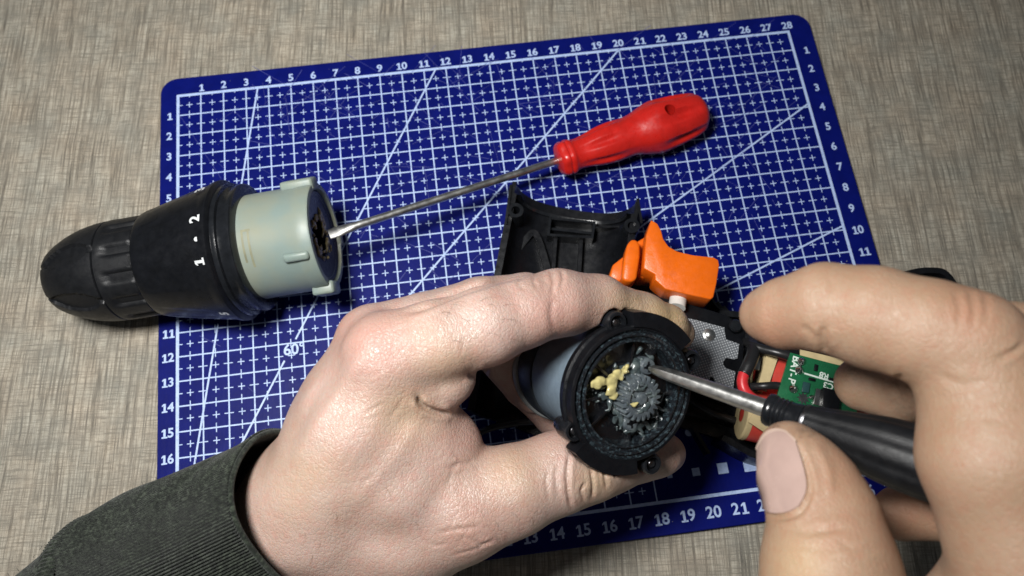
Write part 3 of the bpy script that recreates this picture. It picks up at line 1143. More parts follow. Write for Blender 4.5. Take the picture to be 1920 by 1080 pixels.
# grip tray
go = [(1185, 450), (1250, 545), (1345, 592), (1425, 592), (1560, 560), (1680, 522), (1735, 512), (1772, 525), (1800, 600), (1800, 760), (1700, 850), (1560, 872), (1432, 862), (1350, 822), (1250, 792), (1120, 800), (1000, 815), (965, 800)]
gp = np.array([W2(x, y, 0.3) for x, y in go])
add('grip_floor', prism([tuple(p) for p in gp], 0.02, 0.28), 'black', house)
wl = spline(np.array([W2(x, y, 1.2) for x, y in go[2:14]]), 6)
add('grip_wall', ribbon(wl, 0.24, 0.02, 1.55), 'black', house)
for off in (0, 14, 27):
    arc = spline(np.array([W2(1330 + off, 560 + off * 0.5, 1.0), W2(1345 + off, 580 + off * .3, 1.0), W2(1372 + off, 590 + off * .2, 1.0), W2(1400 + off, 588 + off * .2, 1.0)]), 6)
    add('rib', ribbon(arc, 0.09, 0.28, 1.25 - off * 0.01), 'glossblack', house)
for a, b in (((1270, 770), (1400, 800)), ((1300, 800), (1330, 850)), ((930, 790), (1010, 775))):
    add('rib', ribbon([W2(*a, 0.9), W2(*b, 0.9)], 0.12, 0.28, 0.9), 'black', house)

# ================================================================== trigger switch
sw = root('trigger_switch', Z(1280, 520, 0.3), 'orange drill trigger and direction lever on a switch with knurled metal plate', 'trigger switch')


def pz(poly, z, z0, z1, bev):
    return prism([tuple(W2(x, y, z)) for x, y in poly], z0, z1, bev)


tr = [(1221, 412), (1233, 419), (1240, 432), (1244, 448), (1254, 462), (1270, 471), (1300, 478), (1338, 482), (1347, 487), (1349, 497), (1344, 530), (1338, 557), (1333, 561), (1290, 552), (1248, 542), (1228, 524), (1229, 514), (1207, 503), (1208, 480), (1212, 440)]
add('trigger', pz(tr, 3.4, 2.25, 3.4, 0.045), 'orange', sw, smooth=50)
add('trigger_skirt', pz([(1248, 478), (1340, 492), (1333, 556), (1290, 552), (1246, 540)], 3.2, 1.6, 3.2, 0.06), 'orange', sw, smooth=50)
add('trigger_stem', pz([(1190, 455), (1215, 440), (1232, 520), (1195, 520)], 2.6, 1.5, 2.6, 0.1), 'orange', sw, smooth=50)
lv = [(1166, 520), (1170, 485), (1176, 458), (1184, 448), (1194, 449), (1200, 458), (1200, 480), (1194, 522), (1186, 528), (1172, 527)]
dl = add('direction_lever', pz(lv, 3.3, 2.4, 3.3, 0.14), 'orange', sw, smooth=50)
add('lever_web', pz([(1142, 520), (1148, 498), (1166, 484), (1172, 480), (1176, 524), (1160, 530)], 2.6, 1.4, 2.7, 0.08), 'orange', dl, smooth=50)
p0, p1 = Z(1274, 545, 2.6), Z(1269, 577, 2.75)
add('plunger', tube(np.array([p0, p0 * .5 + p1 * .5, p1]), 0.32, 24), 'white_plastic', sw)
hx = [Z(1238 + 0.9 * i * 0.5, 530 + 1.0 * i, 2.5) + np.array([0.11 * math.cos(i * 1.6), 0, 0.11 * math.sin(i * 1.6)]) for i in range(26)]
add('spring', tube(np.array(hx), 0.022, 6), 'steel', sw)
add('switch_body', pz([(1210, 545), (1360, 590), (1400, 615), (1395, 745), (1270, 720), (1225, 640)], 2.3, 0.3, 2.35, 0.08), 'black', sw, smooth=40)
pl = [(1250, 588), (1305, 600), (1358, 614), (1361, 636), (1386, 645), (1383, 672), (1376, 674), (1362, 671), (1357, 677), (1356, 684), (1361, 690), (1379, 697), (1375, 729), (1342, 721), (1338, 708), (1332, 706), (1328, 718), (1240, 700)]
add('metal_plate', pz(pl, 2.7, 2.62, 2.72, 0.015), 'plate', sw, smooth=40)
add('plate_base', pz([(1245, 585), (1360, 612), (1396, 640), (1390, 738), (1240, 705)], 2.6, 2.35, 2.60, 0.05), 'black', sw, smooth=40)
p = Z(1329, 628, 2.72)
add('rivet', shift(lathe_z([(0.0, 0.24), (0.05, 0.23), (0.08, 0.16), (0.13, 0.14), (0.16, 0.08), (0.17, 0.01)], 32), p), 'steel', sw)
for px, py in ((1378, 612), (1408, 632), (1412, 650)):
    p = Z(px, py, 2.5)
    add('terminal', shift(lathe_z([(-0.6, 0.26), (0.1, 0.25), (0.16, 0.2), (0.17, 0.01)], 20), p), 'glossblack', sw)

# ================================================================== battery pack
bt = root('battery_pack', Z(1520, 740, 0.3), 'red wrapped battery cells with beige card ends and a green circuit board', 'battery pack')
d_ = unit((Z(1600, 728, 2) - Z(1424, 690, 2)) * (1, 1, 0))
for px, py in ((1432, 690), (1406, 769)):
    c0 = Z(px, py, 2.9) - np.array([0, 0, 0.93])
    fr = Frame(c0, d_, (0, 0, 1))
    cell = add('cell', lathe([(0.02, 0.3), (0.02, 0.84), (0.08, 0.90), (0.2, 0.915), (6.3, 0.915), (6.45, 0.88), (6.45, 0.3)], 48), 'cell_red', bt, fr)
    add('card_ring', lathe([(-0.02, 0.30), (-0.02, 0.86), (0.03, 0.925), (0.17, 0.93), (0.20, 0.92)], 48, close=False), 'card', cell, fr)
for poly in ([(1441, 652), (1463, 658), (1437, 735), (1420, 728)], [(1430, 752), (1402, 790), (1440, 815), (1462, 765)], [(1500, 655), (1650, 690), (1650, 702), (1500, 668)]):
    add('card_strip', pz(poly, 2.96, 2.93, 2.965, 0.0), 'card', bt)
nk = [Z(1421, 672, 2.98), Z(1424, 690, 3.02)]
add('nickel_tab', pz([(1418, 668), (1428, 670), (1424, 694), (1414, 692)], 3.0, 2.9, 3.0, 0.01), 'steel', bt)
PZ = 3.75
pcb = add('circuit_board', pz([(1482, 661), (1620, 697), (1600, 812), (1448, 775)], PZ, PZ - 0.15, PZ, 0.01), 'pcb', bt)
e1 = unit((Z(1463, 738, PZ) - Z(1482, 661, PZ)) * (1, 1, 0))     # down the left edge
e2 = np.array([-e1[1], e1[0], 0])                               # letters' up
if e2[0] < 0:
    e2 = -e2


def silk(s, px, py, size, right, up):
    o = Z(px, py, PZ + 0.006)
    v, f = text(s, size, 0.008)
    add('silk_mark', (o + v[:, :1] * right + v[:, 1:2] * up, f), 'silk', pcb, smooth=0)


silk('BAT-', 1489, 687, 0.36, e1, e2)
silk('P', 1484, 714, 0.36, e1, e2)
silk('R8', 1545, 704, 0.30, -e2, e1 * 1.0)
silk('C3', 1553, 723, 0.30, -e2, e1)
a, b = W2(1508, 700, PZ), W2(1585, 723, PZ)
add('silk_line', ribbon([a, b], 0.06, PZ + 0.001, PZ + 0.008), 'silk', pcb, smooth=0)
for px, py, r in ((1503, 678, 0.16), (1499, 694, 0.17), (1488, 729, 0.17), (1504, 675, 0.09), (1522, 745, 0.10)):
    p = Z(px, py, PZ)
    add('solder_joint', shift(lathe_z([(0.0, r), (0.05, r * 0.85), (0.12, r * 0.5), (0.2, r * 0.22), (0.21, 0.01)], 20), p), 'solder', pcb)
p = Z(1511, 727, PZ)
add('resistor', pz([(1505, 716), (1518, 719), (1515, 738), (1502, 735)], PZ, PZ, PZ + 0.08, 0.01), plain('dark_green_part', (0.02, 0.06, 0.06), 0.3), pcb)
add('solder_star', shift(lathe_z([(0.0, 0.2), (0.02, 0.18), (0.025, 0.01)], 18, lambda x, r, th: r * (1 + 0.3 * np.cos(th * 9))), Z(1506, 747, PZ)), 'solder', pcb)
for px, py, rot in ((1530, 690, 0), (1560, 712, 1), (1522, 712, 1), (1535, 752, 0), (1574, 700, 0)):
    c_ = add('resistor', pz([(px - 6, py - 4), (px + 6, py - 1), (px + 5, py + 4), (px - 7, py + 1)] if rot else [(px - 3, py - 7), (px + 3, py - 5), (px + 1, py + 7), (px - 5, py + 5)], PZ, PZ, PZ + 0.07, 0.008), 'black', pcb)
cp = add('chip', pz([(1543, 727), (1575, 735), (1570, 775), (1540, 765)], PZ + 0.2, PZ, PZ + 0.3, 0.02), 'black', pcb)
add('chip_tab', pz([(1532, 727), (1546, 730), (1541, 762), (1526, 757)], PZ + 0.2, PZ, PZ + 0.14, 0.02), 'solder', cp)


def wire(name, pts, r, mat, par):
    add(name, tube(spline(np.array([Z(*p) for p in pts]), 10), r, 14), mat, par, smooth=180)


wire('wire', [(1398, 640, 2.4), (1412, 648, 3.0), (1432, 655, 3.25), (1460, 662, 3.5), (1486, 670, 3.55)], 0.17, 'wire_black', bt)
wire('wire', [(1385, 733, 2.3), (1402, 726, 3.0), (1430, 724, 3.45), (1455, 723, 3.5), (1478, 727, 3.5)], 0.14, 'wire_black', bt)
wire('wire', [(1410, 636, 2.5), (1413, 658, 3.1), (1406, 680, 3.35), (1395, 702, 3.35)], 0.24, 'wire_black', bt)
wire('wire', [(1397, 694, 3.35), (1392, 715, 3.35), (1397, 733, 3.35), (1412, 748, 3.3), (1435, 757, 3.2), (1460, 762, 3.1)], 0.20, 'wire_red', bt)
wire('wire', [(1290, 745, 0.9), (1330, 770, 1.3), (1380, 790, 1.2), (1420, 800, 1.0)], 0.15, 'wire_black', bt)
wire('wire', [(880, 820, 0.6), (930, 800, 1.0), (1000, 790, 1.2), (1080, 790, 1.2)], 0.13, 'wire_black', bt)

# ================================================================== geared motor in the left hand
MC = U(1187.5, 740, 22.4)
vw = unit(CAM - MC)
ei = RM.T @ np.array([0.92, 0.40, 0])
ei = unit(ei - vw * (ei @ vw))
TL_ = math.radians(35)
mn = math.cos(TL_) * vw + math.sin(TL_) * ei
mj = RM.T @ np.array([0.40, -0.92, 0])
mf = Frame(MC, mj, z=mn)                   # x along the tabs, z out of the open gearbox
motor = root('geared_motor', mf((0, 0, -4.6)), 'grey motor with open black gearbox ring full of grease held in a hand', 'motor')
add('motor_can', lathe_z([(-4.15, 1.2), (-4.15, 1.72), (-4.05, 1.80), (-0.6, 1.80), (-0.6, 1.2)], 96), 'motor', motor, mf, 40)
add('motor_band', lathe_z([(-4.25, 1.3), (-4.25, 1.84), (-3.25, 1.86), (-3.2, 1.83), (-3.2, 1.5)], 96), 'motor_dark', motor, mf, 40)
add('end_cap', lathe_z([(-4.6, 0.4), (-4.6, 1.80), (-4.5, 1.92), (-4.28, 1.94), (-4.22, 1.9), (-4.22, 1.3)], 96), plain('grey_end_cap', (0.20, 0.21, 0.21), 0.4), motor, mf, 40)
rg = add('gearbox_ring', lathe_z([(-0.66, 1.75), (-0.66, 2.05), (-0.62, 2.09), (-0.50, 2.13), (-0.36, 2.13), (-0.32, 2.06), (-0.02, 2.04), (0.0, 2.0), (0.0, 1.93)], 128, close=False), 'black', motor, mf, 40)
add('greasy_lip', lathe_z([(0.0, 1.935), (-0.10, 1.90), (-0.12, 1.84), (-0.02, 1.81), (-0.02, 1.74), (-0.14, 1.72), (-0.16, 1.64), (-0.05, 1.61), (-0.05, 1.555), (-0.2, 1.535), (-0.55, 1.50)], 128, close=False), 'greasy_lip', motor, mf, 50)
add('gearbox_floor', lathe_z([(-0.55, 1.56), (-0.60, 0.9), (-0.50, 0.85), (-0.48, 0.02)], 96, close=False), 'greasy_black', motor, mf, 40)
for k in range(8):
    a = math.radians(22 + 45 * k + (7 if k % 3 else -6))
    fr = Frame((0, 0, 0), (math.cos(a), math.sin(a), 0), z=(0, 0, 1))
    add('floor_rib', local(box(0.75, 1.55, -0.045, 0.045, -0.62, -0.34, 0.015), fr), 'greasy_black', rg, mf)


def arc_block(a0, a1, r0, r1, z0, z1, n=18):
    v, f = [], []
    for t in np.linspace(math.radians(a0), math.radians(a1), n):
        for r, z in ((r0, z0), (r1, z0), (r1, z1), (r0, z1)):
            v.append((r * math.cos(t), r * math.sin(t), z))
    for i in range(n - 1):
        for a, b in ((0, 1), (1, 2), (2, 3), (3, 0)):
            f.append([i * 4 + a, (i + 1) * 4 + a, (i + 1) * 4 + b, i * 4 + b])
    f += [[0, 1, 2, 3], [(n - 1) * 4 + i for i in (3, 2, 1, 0)]]
    return np.array(v), f


add('tab', arc_block(-29, 26, 2.0, 2.44, -0.62, 0.06), 'black', rg, mf, 30)
add('tab', arc_block(153, 209, 2.0, 2.42, -0.66, 0.0), 'black', rg, mf, 30)
for px, py, dz in ((1156, 605, -0.25), (1296, 676, -0.3), (1077, 808, -0.25), (1222, 870, -0.25)):
    # place on the plane of the ring
    r = ray(px, py)
    zz = (mf.o + mf.m[2] * dz - CAM) @ mf.m[2] / (r @ mf.m[2])
    q = mf.inv(CAM + r * zz)
    ear = add('screw_ear', shift(lathe_z([(-0.55, 0.1), (-0.55, 0.33), (0.0, 0.33), (0.06, 0.29), (0.06, 0.22), (-0.12, 0.21), (-0.12, 0.01)], 32), q), 'glossblack', rg, mf)
    add('screw_ball', shift(lathe_z([(-0.12, 0.16), (-0.06, 0.15), (0.0, 0.10), (0.02, 0.01)], 20), q), 'darksteel', ear, mf)
    rr = math.hypot(q[0], q[1])
    fr = Frame((0, 0, 0), (q[0] / rr, q[1] / rr, 0), z=(0, 0, 1))
    add('ear_web', local(box(1.9, rr, -0.2, 0.2, q[2] - 0.5, q[2] - 0.08, 0.02), fr), 'black', ear, mf)
    if px == 1077:
        add('screw', shift(lathe_z([(-1.0, 0.02), (-1.0, 0.2), (-0.95, 0.24), (-0.82, 0.24), (-0.8, 0.12), (-0.5, 0.12)], 24), q + np.array([-0.02, -0.05, 0])), 'darksteel', rg, mf)


def on_plane(px, py, dz):
    r = ray(px, py)
    t = (mf.o + mf.m[2] * dz - CAM) @ mf.m[2] / (r @ mf.m[2])
    return mf.inv(CAM + r * t)


# pinion
gc = on_plane(1203, 748, 0.2)
tooth = lambda x, r, th: r + (0.06 * np.clip(np.cos(th * 22) * 1.8, -1, 1) if r > 0.45 else 0)
add('pinion', shift(lathe_z([(-1.0, 0.62), (-0.02, 0.62), (0.03, 0.56), (0.03, 0.40), (-0.04, 0.37), (-0.04, 0.17), (0.05, 0.16), (0.07, 0.12), (0.07, 0.02)], 190, tooth), gc), 'gear', motor, mf, 40)
for px, py in ((1184, 793), (1216, 688)):
    q = on_plane(px, py, -0.18)
    b = add('floor_screw', shift(lathe_z([(-0.5, 0.27), (-0.06, 0.26), (0.0, 0.22), (0.02, 0.1), (-0.06, 0.06), (-0.06, 0.01)], 32), q), 'gear', motor, mf, 40)
    for a in (0.5, 0.5 + math.pi / 2):
        fr = Frame(q, (math.cos(a), math.sin(a), 0), z=(0, 0, 1))
        add('slot', local(box(-0.16, 0.16, -0.03, 0.03, 0.0, 0.025), fr), 'black', b, mf)
# grease: film round the pinion and torn peaks, then the old yellow grease
gs = Sdf((-1.8, -1.8, -0.7), (1.8, 1.8, 0.6), 0.035)
base_pts = [((1160, 730), .28), ((1165, 700), .26), ((1190, 685), .26), ((1213, 684), .28), ((1165, 760), .26), ((1170, 790), .24), ((1182, 800), .30), ((1200, 792), .22), ((1150, 720), .2), ((1225, 795), .16), ((1236, 782), .10), ((1227, 815), .08), ((1246, 766), .08), ((1140, 745), .12), ((1128, 738), .08), ((1155, 770), .16), ((1180, 700), .3), ((1172, 742), .3)]
for (px, py), r in base_pts:
    p = on_plane(px, py, -0.42)
    gs.cone(p, p + np.array([0, 0, 0.06]), r * 0.9, r * 0.6, 0.14)
for k in range(110):
    b = base_pts[RNG.integers(len(base_pts))]
    p = on_plane(b[0][0] + RNG.normal(0, 12), b[0][1] + RNG.normal(0, 12), -0.3)
    q = p + RNG.normal(0, 0.10, 3) * (1, 1, 0.4)
    gs.cone(p, q, RNG.uniform(0.035, 0.08), 0.03, 0.07)
add('grey_grease', gs.mesh(), 'grease', motor, mf, 180)
gs = Sdf((-0.75, -0.75, -0.1), (0.75, 0.75, 0.32), 0.03)
for k in range(30):
    a, r = RNG.uniform(0, 6.28), 0.58 * math.sqrt(RNG.uniform(0.02, 1))
    p = np.array([r * math.cos(a), r * math.sin(a), RNG.uniform(-0.02, 0.03)])
    d = RNG.choice([-1, 1]) * np.array([0.09, -0.13, 0]) if k % 2 else np.array([RNG.normal(0, .1), RNG.normal(0, .1), 0.03])
    gs.cone(p, p + d, RNG.uniform(0.03, 0.055), 0.028, 0.045)
add('grease_strands', shift(gs.mesh(), gc), 'grease', motor, mf, 180)
yb = [((1158, 700), .14, .12), ((1170, 697), .12, .16), ((1148, 708), .12, .08), ((1166, 704), .10, .2), ((1174, 690), .08, .12), ((1150, 714), .10, .05), ((1140, 716), .06, .1), ((1127, 713), .06, .14), ((1119, 717), .10, .1), ((1117, 721), .09, .02), ((1146, 734), .11, .05), ((1149, 744), .10, .05), ((1146, 726), .08, .05)]
gs = Sdf((-1.9, -1.9, -0.7), (1.9, 1.9, 0.7), 0.03)
pts = []
for (px, py), r, h in yb:
    p = on_plane(px, py, -0.2)
    pts.append(p)
    gs.cone(p - np.array([0, 0, 0.1]), p + np.array([RNG.normal(0, .06), RNG.normal(0, .06), h * 0.7]), r * 0.6, r * 0.3, 0.06)
for i, j in ((0, 1), (0, 2), (2, 5), (5, 6), (6, 7), (7, 8), (10, 11), (5, 12), (12, 10)):
    gs.cone(pts[i], pts[j], 0.07, 0.06, 0.12)
for k in range(40):
    b = yb[RNG.integers(len(yb))]
    p = on_plane(b[0][0] + RNG.normal(0, 3), b[0][1] + RNG.normal(0, 3), -0.1)
    gs.cone(p, p + RNG.normal(0, 0.08, 3) * (1, 1, 0.4), 0.05, 0.035, 0.09)
p = on_plane(1189, 759, 0.22)
gs.cone(p, p + np.array([0.1, -0.06, 0.05]), 0.07, 0.03, 0.05)
gs.cone(p, p + np.array([-0.02, 0.14, 0.02]), 0.06, 0.02, 0.05)
add('yellow_grease', gs.mesh(), 'yellow_grease', motor, mf, 180)

# ================================================================== black precision screwdriver
T0 = mf(on_plane(1220, 691, 0.02))
T1 = U(1437, 766, 20.3)
pd = root('precision_screwdriver', T0, 'black handled precision screwdriver poking its steel shaft into greasy gearbox', 'screwdriver')
pf = Frame(T0, T1 - T0, (0, 0, 1))
LS = np.linalg.norm(T1 - T0)
add('shaft', lathe([(-0.05, 0.06), (0.1, 0.13), (0.35, 0.165), (0.6, 0.18), (LS * 0.5, 0.215), (LS + 0.2, 0.25)], 24, lambda x, r, th: r * (1 + (0.05 * np.cos(th * 6) if x < LS * 0.6 else 0))), 'steel', pd, pf, 30)
cprof = [(0, 0.30), (0.03, 0.41), (0.12, 0.44), (0.22, 0.42), (0.26, 0.385), (0.30, 0.385), (0.34, 0.41), (0.38, 0.385), (0.42, 0.385), (0.46, 0.41), (0.50, 0.385), (0.54, 0.385), (0.58, 0.41), (0.62, 0.385), (0.72, 0.39), (0.95, 0.42), (1.0, 0.38)]
add('swivel_collar', lathe([(LS + x, r) for x, r in cprof], 48), 'glossblack', pd, pf, 30)
add('collar_ring', lathe([(LS + 1.0, 0.3), (LS + 1.0, 0.455), (LS + 1.05, 0.465), (LS + 1.1, 0.455), (LS + 1.1, 0.3)], 48), 'darksteel', pd, pf, 30)
hpf = spline([(1.1, 0.46), (1.5, 0.52), (2.2, 0.66), (3.0, 0.80), (4.0, 0.84), (4.8, 0.76), (5.4, 0.74), (6.0, 0.68), (6.3, 0.5), (6.4, 0.02)], 5)
add('grip', lathe([(LS + x, max(r, 0.02)) for x, r in hpf], 72, lambda x, r, th: r * (1 - 0.05 * np.clip(np.cos(th * 8), 0, 1))), 'rubber', pd, pf, 40)


# ================================================================== hands
def P(px, py, d, r):
    return (U(px, py, d), r)


def build_hand(name, parts, h, mat, label, loc, folds, spots, cuts=(), jit=0.012):
    allp = np.array([p[0] for ch_, k in parts for p in ch_])
    rad = max(p[1] for ch_, k in parts for p in ch_)
    # one field per limb, limbs then blended: keeps fingers apart where they only touch
    body = None
    for ch_, k in parts:
        pass
    sd = Sdf(allp.min(0) - rad - 0.25, allp.max(0) + rad + 0.25, h)
    for ch_, k in parts:
        sd.chain(ch_, k)
    for a, b, ra, rb, k in cuts:
        sd.cut(a, b, ra, rb, k)
    v, f = sd.mesh()
    # relax once towards neighbours' mean, then back onto the field
    for _ in range(2):
        acc = np.zeros_like(v)
        cnt = np.zeros(len(v))
        for i in range(4):
            np.add.at(acc, f[:, i], v[f[:, (i + 1) % 4]] + v[f[:, (i + 3) % 4]])
            np.add.at(cnt, f[:, i], 2)
        v = 0.4 * v + 0.6 * acc / cnt[:, None]
    g = sd.grad(v)
    v = v - g * (sd.sample(v) * 0.8)[:, None]
    n = sd.grad(v)
    # slow unevenness of flesh
    w = 0
    for s_ in range(6):
        kx = RNG.normal(0, 1.0 + 0.35 * s_, 3)
        w = w + np.sin(v @ kx + RNG.uniform(0, 6.28)) * jit
    v = v + n * w[:, None]
    v = wrinkle(v, n, folds)
    o = bpy.data.objects
    ob = add(name, (v, f), mat, None, ID, 180, loc=loc, label=label)
    ob['category'] = 'hand'
    tint_attr(ob, v, spots)
    return ob, sd


def nail(name, sd, grid, mat, parent, thick=0.035):
    """grid: rows of pixel points laid over the finger; each is dropped onto the skin"""
    rows = np.array(grid, float)
    a = np.array([spline(r, 6) for r in rows])
    b = np.array([spline(a[:, j], 6) for j in range(a.shape[1])]).transpose(1, 0, 2)
    nr, nc = b.shape[:2]
    out = []
    for x, y in b.reshape(-1, 2):
        r = ray(x, y)
        lo = 8.0
        ts = np.linspace(10, 30, 900)
        dd = sd.sample(CAM + ts[:, None] * r)
        i = int(np.argmax(dd < 0)) if (dd < 0).any() else len(ts) // 2
        out.append(CAM + r * ts[i])
    v = np.array(out)
    n_ = sd.grad(v)
    g = v.reshape(nr, nc, 3)
    for _ in range(6):                      # smooth the drop
        g[1:-1] = (g[:-2] + g[2:] + 2 * g[1:-1]) / 4
        g[:, 1:-1] = (g[:, :-2] + g[:, 2:] + 2 * g[:, 1:-1]) / 4
    v = g.reshape(-1, 3)
    n_ = sd.grad(v)
    v = v - n_ * sd.sample(v)[:, None]
    top = v + n_ * thick
    e = np.ones((nr, nc))
    f = []
    for i in range(nr - 1):
        for j in range(nc - 1):
            q = [i * nc + j, i * nc + j + 1, (i + 1) * nc + j + 1, (i + 1) * nc + j]
            f.append(q)
            f.append([a_ + nr * nc for a_ in q][::-1])
    bnd = [j for j in range(nc)] + [i * nc + nc - 1 for i in range(1, nr)] + [(nr - 1) * nc + j for j in range(nc - 2, -1, -1)] + [i * nc for i in range(nr - 2, 0, -1)]
    for p_, q_ in zip(bnd, bnd[1:] + bnd[:1]):
        f.append([p_, q_, q_ + nr * nc, p_ + nr * nc])
    return add(name, (np.vstack([top, v - n_ * 0.06]), f), mat, parent, ID, 60)


# ---- left hand
INDEX = [P(728, 668, 21.3, 1.20), P(820, 640, 21.3, 1.15), P(910, 612, 21.5, 1.10), P(985, 586, 21.9, 1.0), P(1045, 570, 22.3, 0.97), P(1120, 572, 23.1, 0.88), P(1200, 598, 24.0, 0.80), P(1250, 613, 24.5, 0.70), P(1272, 622, 24.8, 0.54)]
MIDDLE = [P(702, 640, 22.6, 1.12), P(800, 612, 22.9, 1.02), P(900, 578, 23.4, 0.98), P(985, 566, 24.2, 0.92), P(1010, 620, 25.6, 0.85), P(985, 690, 26.6, 0.8), P(1000, 735, 27.0, 0.72)]
RING = [P(705, 660, 24.2, 1.05), P(820, 640, 25.2, 0.95), P(920, 640, 26.2, 0.9), P(985, 720, 27.4, 0.82), P(1040, 775, 28.0, 0.8), P(1085, 800, 27.8, 0.7)]
THUMB = [P(650, 1020, 23.6, 1.75), P(760, 995, 23.1, 1.72), P(870, 953, 22.7, 1.48), P(960, 920, 22.8, 1.24), P(1045, 887, 23.2, 1.14), P(1108, 868, 23.7, 1.08), P(1155, 860, 24.2, 0.88), P(1205, 854, 24.8, 0.70), P(1240, 850, 25.2, 0.60), P(1252, 849, 25.4, 0.50)]
PALM = [([P(590, 950, 22.6, 1.72), P(662, 822, 22.0, 1.5), P(728, 668, 21.3, 1.20)], 0.8),
        ([P(585, 912, 23.2, 1.6), P(652, 775, 22.9, 1.35), P(702, 640, 22.6, 1.12)], 0.8),
        ([P(590, 905, 24.4, 1.6), P(660, 775, 24.4, 1.35), P(705, 660, 24.2, 1.05)], 0.8),
        ([P(575, 968, 23.6, 1.85), P(650, 1020, 23.6, 1.75)], 0.9),
        ([P(650, 890, 22.4, 1.55), P(750, 865, 22.4, 1.38), P(790, 805, 22.3, 1.2)], 0.9),
        ([P(640, 960, 23.0, 1.6), P(760, 930, 22.7, 1.45), P(830, 890, 22.7, 1.2)], 0.9),
        ([P(770, 700, 21.7, 1.15), P(826, 702, 21.8, 0.98)], 0.5),
        ([P(740, 890, 22.4, 1.35), P(818, 838, 22.6, 1.05), P(842, 840, 22.7, 0.85)], 0.5),
        ([P(450, 1090, 24.8, 1.95), P(575, 968, 23.6, 1.88)], 0.8)]
parts = PALM + [(THUMB, 0.5), (INDEX, 0.22), (MIDDLE, 0.12), (RING, 0.12)]
folds = [
    ([(690, 650), (630, 745), (575, 830), (540, 890)], 13, -0.05), ([(655, 620), (600, 710), (545, 790)], 10, -0.035), ([(612, 690), (580, 760), (545, 830)], 9, 0.03),
    ([(800, 760), (740, 860), (650, 960)], 16, -0.03),
    ([(782, 742), (790, 758), (806, 768), (826, 774), (850, 776)], 5, 0.16),
    ([(876, 700), (888, 706), (905, 700), (918, 694)], 5, 0.10),
    ([(757, 588), (800, 575), (862, 550), (930, 528), (990, 514)], 5, 0.10),
    ([(1032, 505), (1038, 530), (1034, 552)], 3.5, 0.045), ([(1052, 506), (1056, 522), (1050, 540)], 3.0, 0.04), ([(1010, 510), (1000, 524), (1008, 540)], 3, 0.03),
    ([(984, 515), (972, 530), (985, 545)], 3, 0.025), ([(1036, 560), (1034, 590), (1040, 625)], 6, 0.03),
    ([(1068, 850), (1064, 890), (1066, 925), (1072, 955)], 3.5, 0.075), ([(1108, 880), (1112, 910), (1110, 935)], 3.2, 0.06), ([(1098, 905), (1090, 920), (1096, 940)], 3, 0.05),
    ([(1128, 870), (1134, 890), (1138, 915)], 3, 0.05), ([(1150, 870), (1152, 888), (1158, 900)], 2.6, 0.035), ([(1046, 870), (1042, 895), (1046, 930)], 3, 0.03), ([(1028, 880), (1024, 905), (1030, 940)], 3, 0.022),
    ([(838, 878), (865, 870), (895, 866)], 4, 0.035), ([(850, 852), (868, 858), (890, 862)], 3, 0.02),
    ([(820, 1000), (860, 992), (900, 988)], 4, 0.022), ([(870, 1004), (900, 1020), (930, 1015)], 3, 0.025), ([(850, 1040), (890, 1030), (930, 1008)], 3, 0.018), ([(905, 985), (930, 1000), (940, 1020)], 3, 0.02), ([(790, 1010), (810, 1022), (840, 1020)], 3, 0.015),
]
for k in range(14):                         # loose skin over the back of the hand
    x, y = RNG.uniform(560, 900), RNG.uniform(660, 1040)
    a = RNG.normal(-0.9, 0.45)
    l_ = RNG.uniform(25, 60)
    folds.append(([(x, y), (x + l_ * .5 * math.cos(a) + RNG.normal(0, 4), y + l_ * .5 * math.sin(a)), (x + l_ * math.cos(a), y + l_ * math.sin(a))], RNG.uniform(2.5, 4), RNG.uniform(0.006, 0.015)))
spots = [(700, 645, 65, 0, 1.0), (1040, 590, 65, 0, 0.8), (645, 605, 50, 0, 0.8), (960, 560, 40, 0, 0.3), (560, 900, 80, 2, 0.25), (830, 680, 60, 2, 0.25), (960, 880, 60, 2, 0.3), (1060, 800, 70, 0, 0.3), (900, 1000, 80, 0, 0.45), (880, 820, 60, 0, 0.5), (1010, 740, 90, 0, 0.9),
         (1250, 590, 60, 2, 0.9), (1190, 575, 50, 2, 0.6), (1120, 900, 40, 2, 0.5), (760, 770, 60, 2, 0.4), (1288, 602, 16, 1, 0.9), (1295, 625, 12, 1, 0.8), (1270, 590, 10, 1, 0.6), (1196, 560, 6, 1, 0.7), (1265, 850, 14, 1, 0.4)]
cuts = [(mf((0, 0, -4.4)), mf((0, 0, -0.8)), 1.84, 1.84, 0.12), (mf((0, 0, -0.55)), mf((0, 0, 3.0)), 2.16, 2.16, 0.10)]
for a_ in list(range(-26, 25, 8)) + list(range(156, 208, 8)):
    q = np.array([2.15 * math.cos(math.radians(a_)), 2.15 * math.sin(math.radians(a_)), 0])
    cuts.append((mf(q + (0, 0, -0.42)), mf(q + (0, 0, 2.0)), 0.33, 0.33, 0.08))
for px, py in ((1156, 605), (1296, 676), (1077, 808), (1222, 870)):
    q = on_plane(px, py, -0.25)
    cuts.append((mf(q + (0, 0, -0.3)), mf(q + (0, 0, 2.0)), 0.37, 0.37, 0.08))
hand_l, sd_l = build_hand('hand', parts, 0.06, 'skin', 'pale hand with index finger and thumb pinching the greasy motor', Z(700, 900, TZ), folds, spots, cuts)
hv, hf_ = [], []
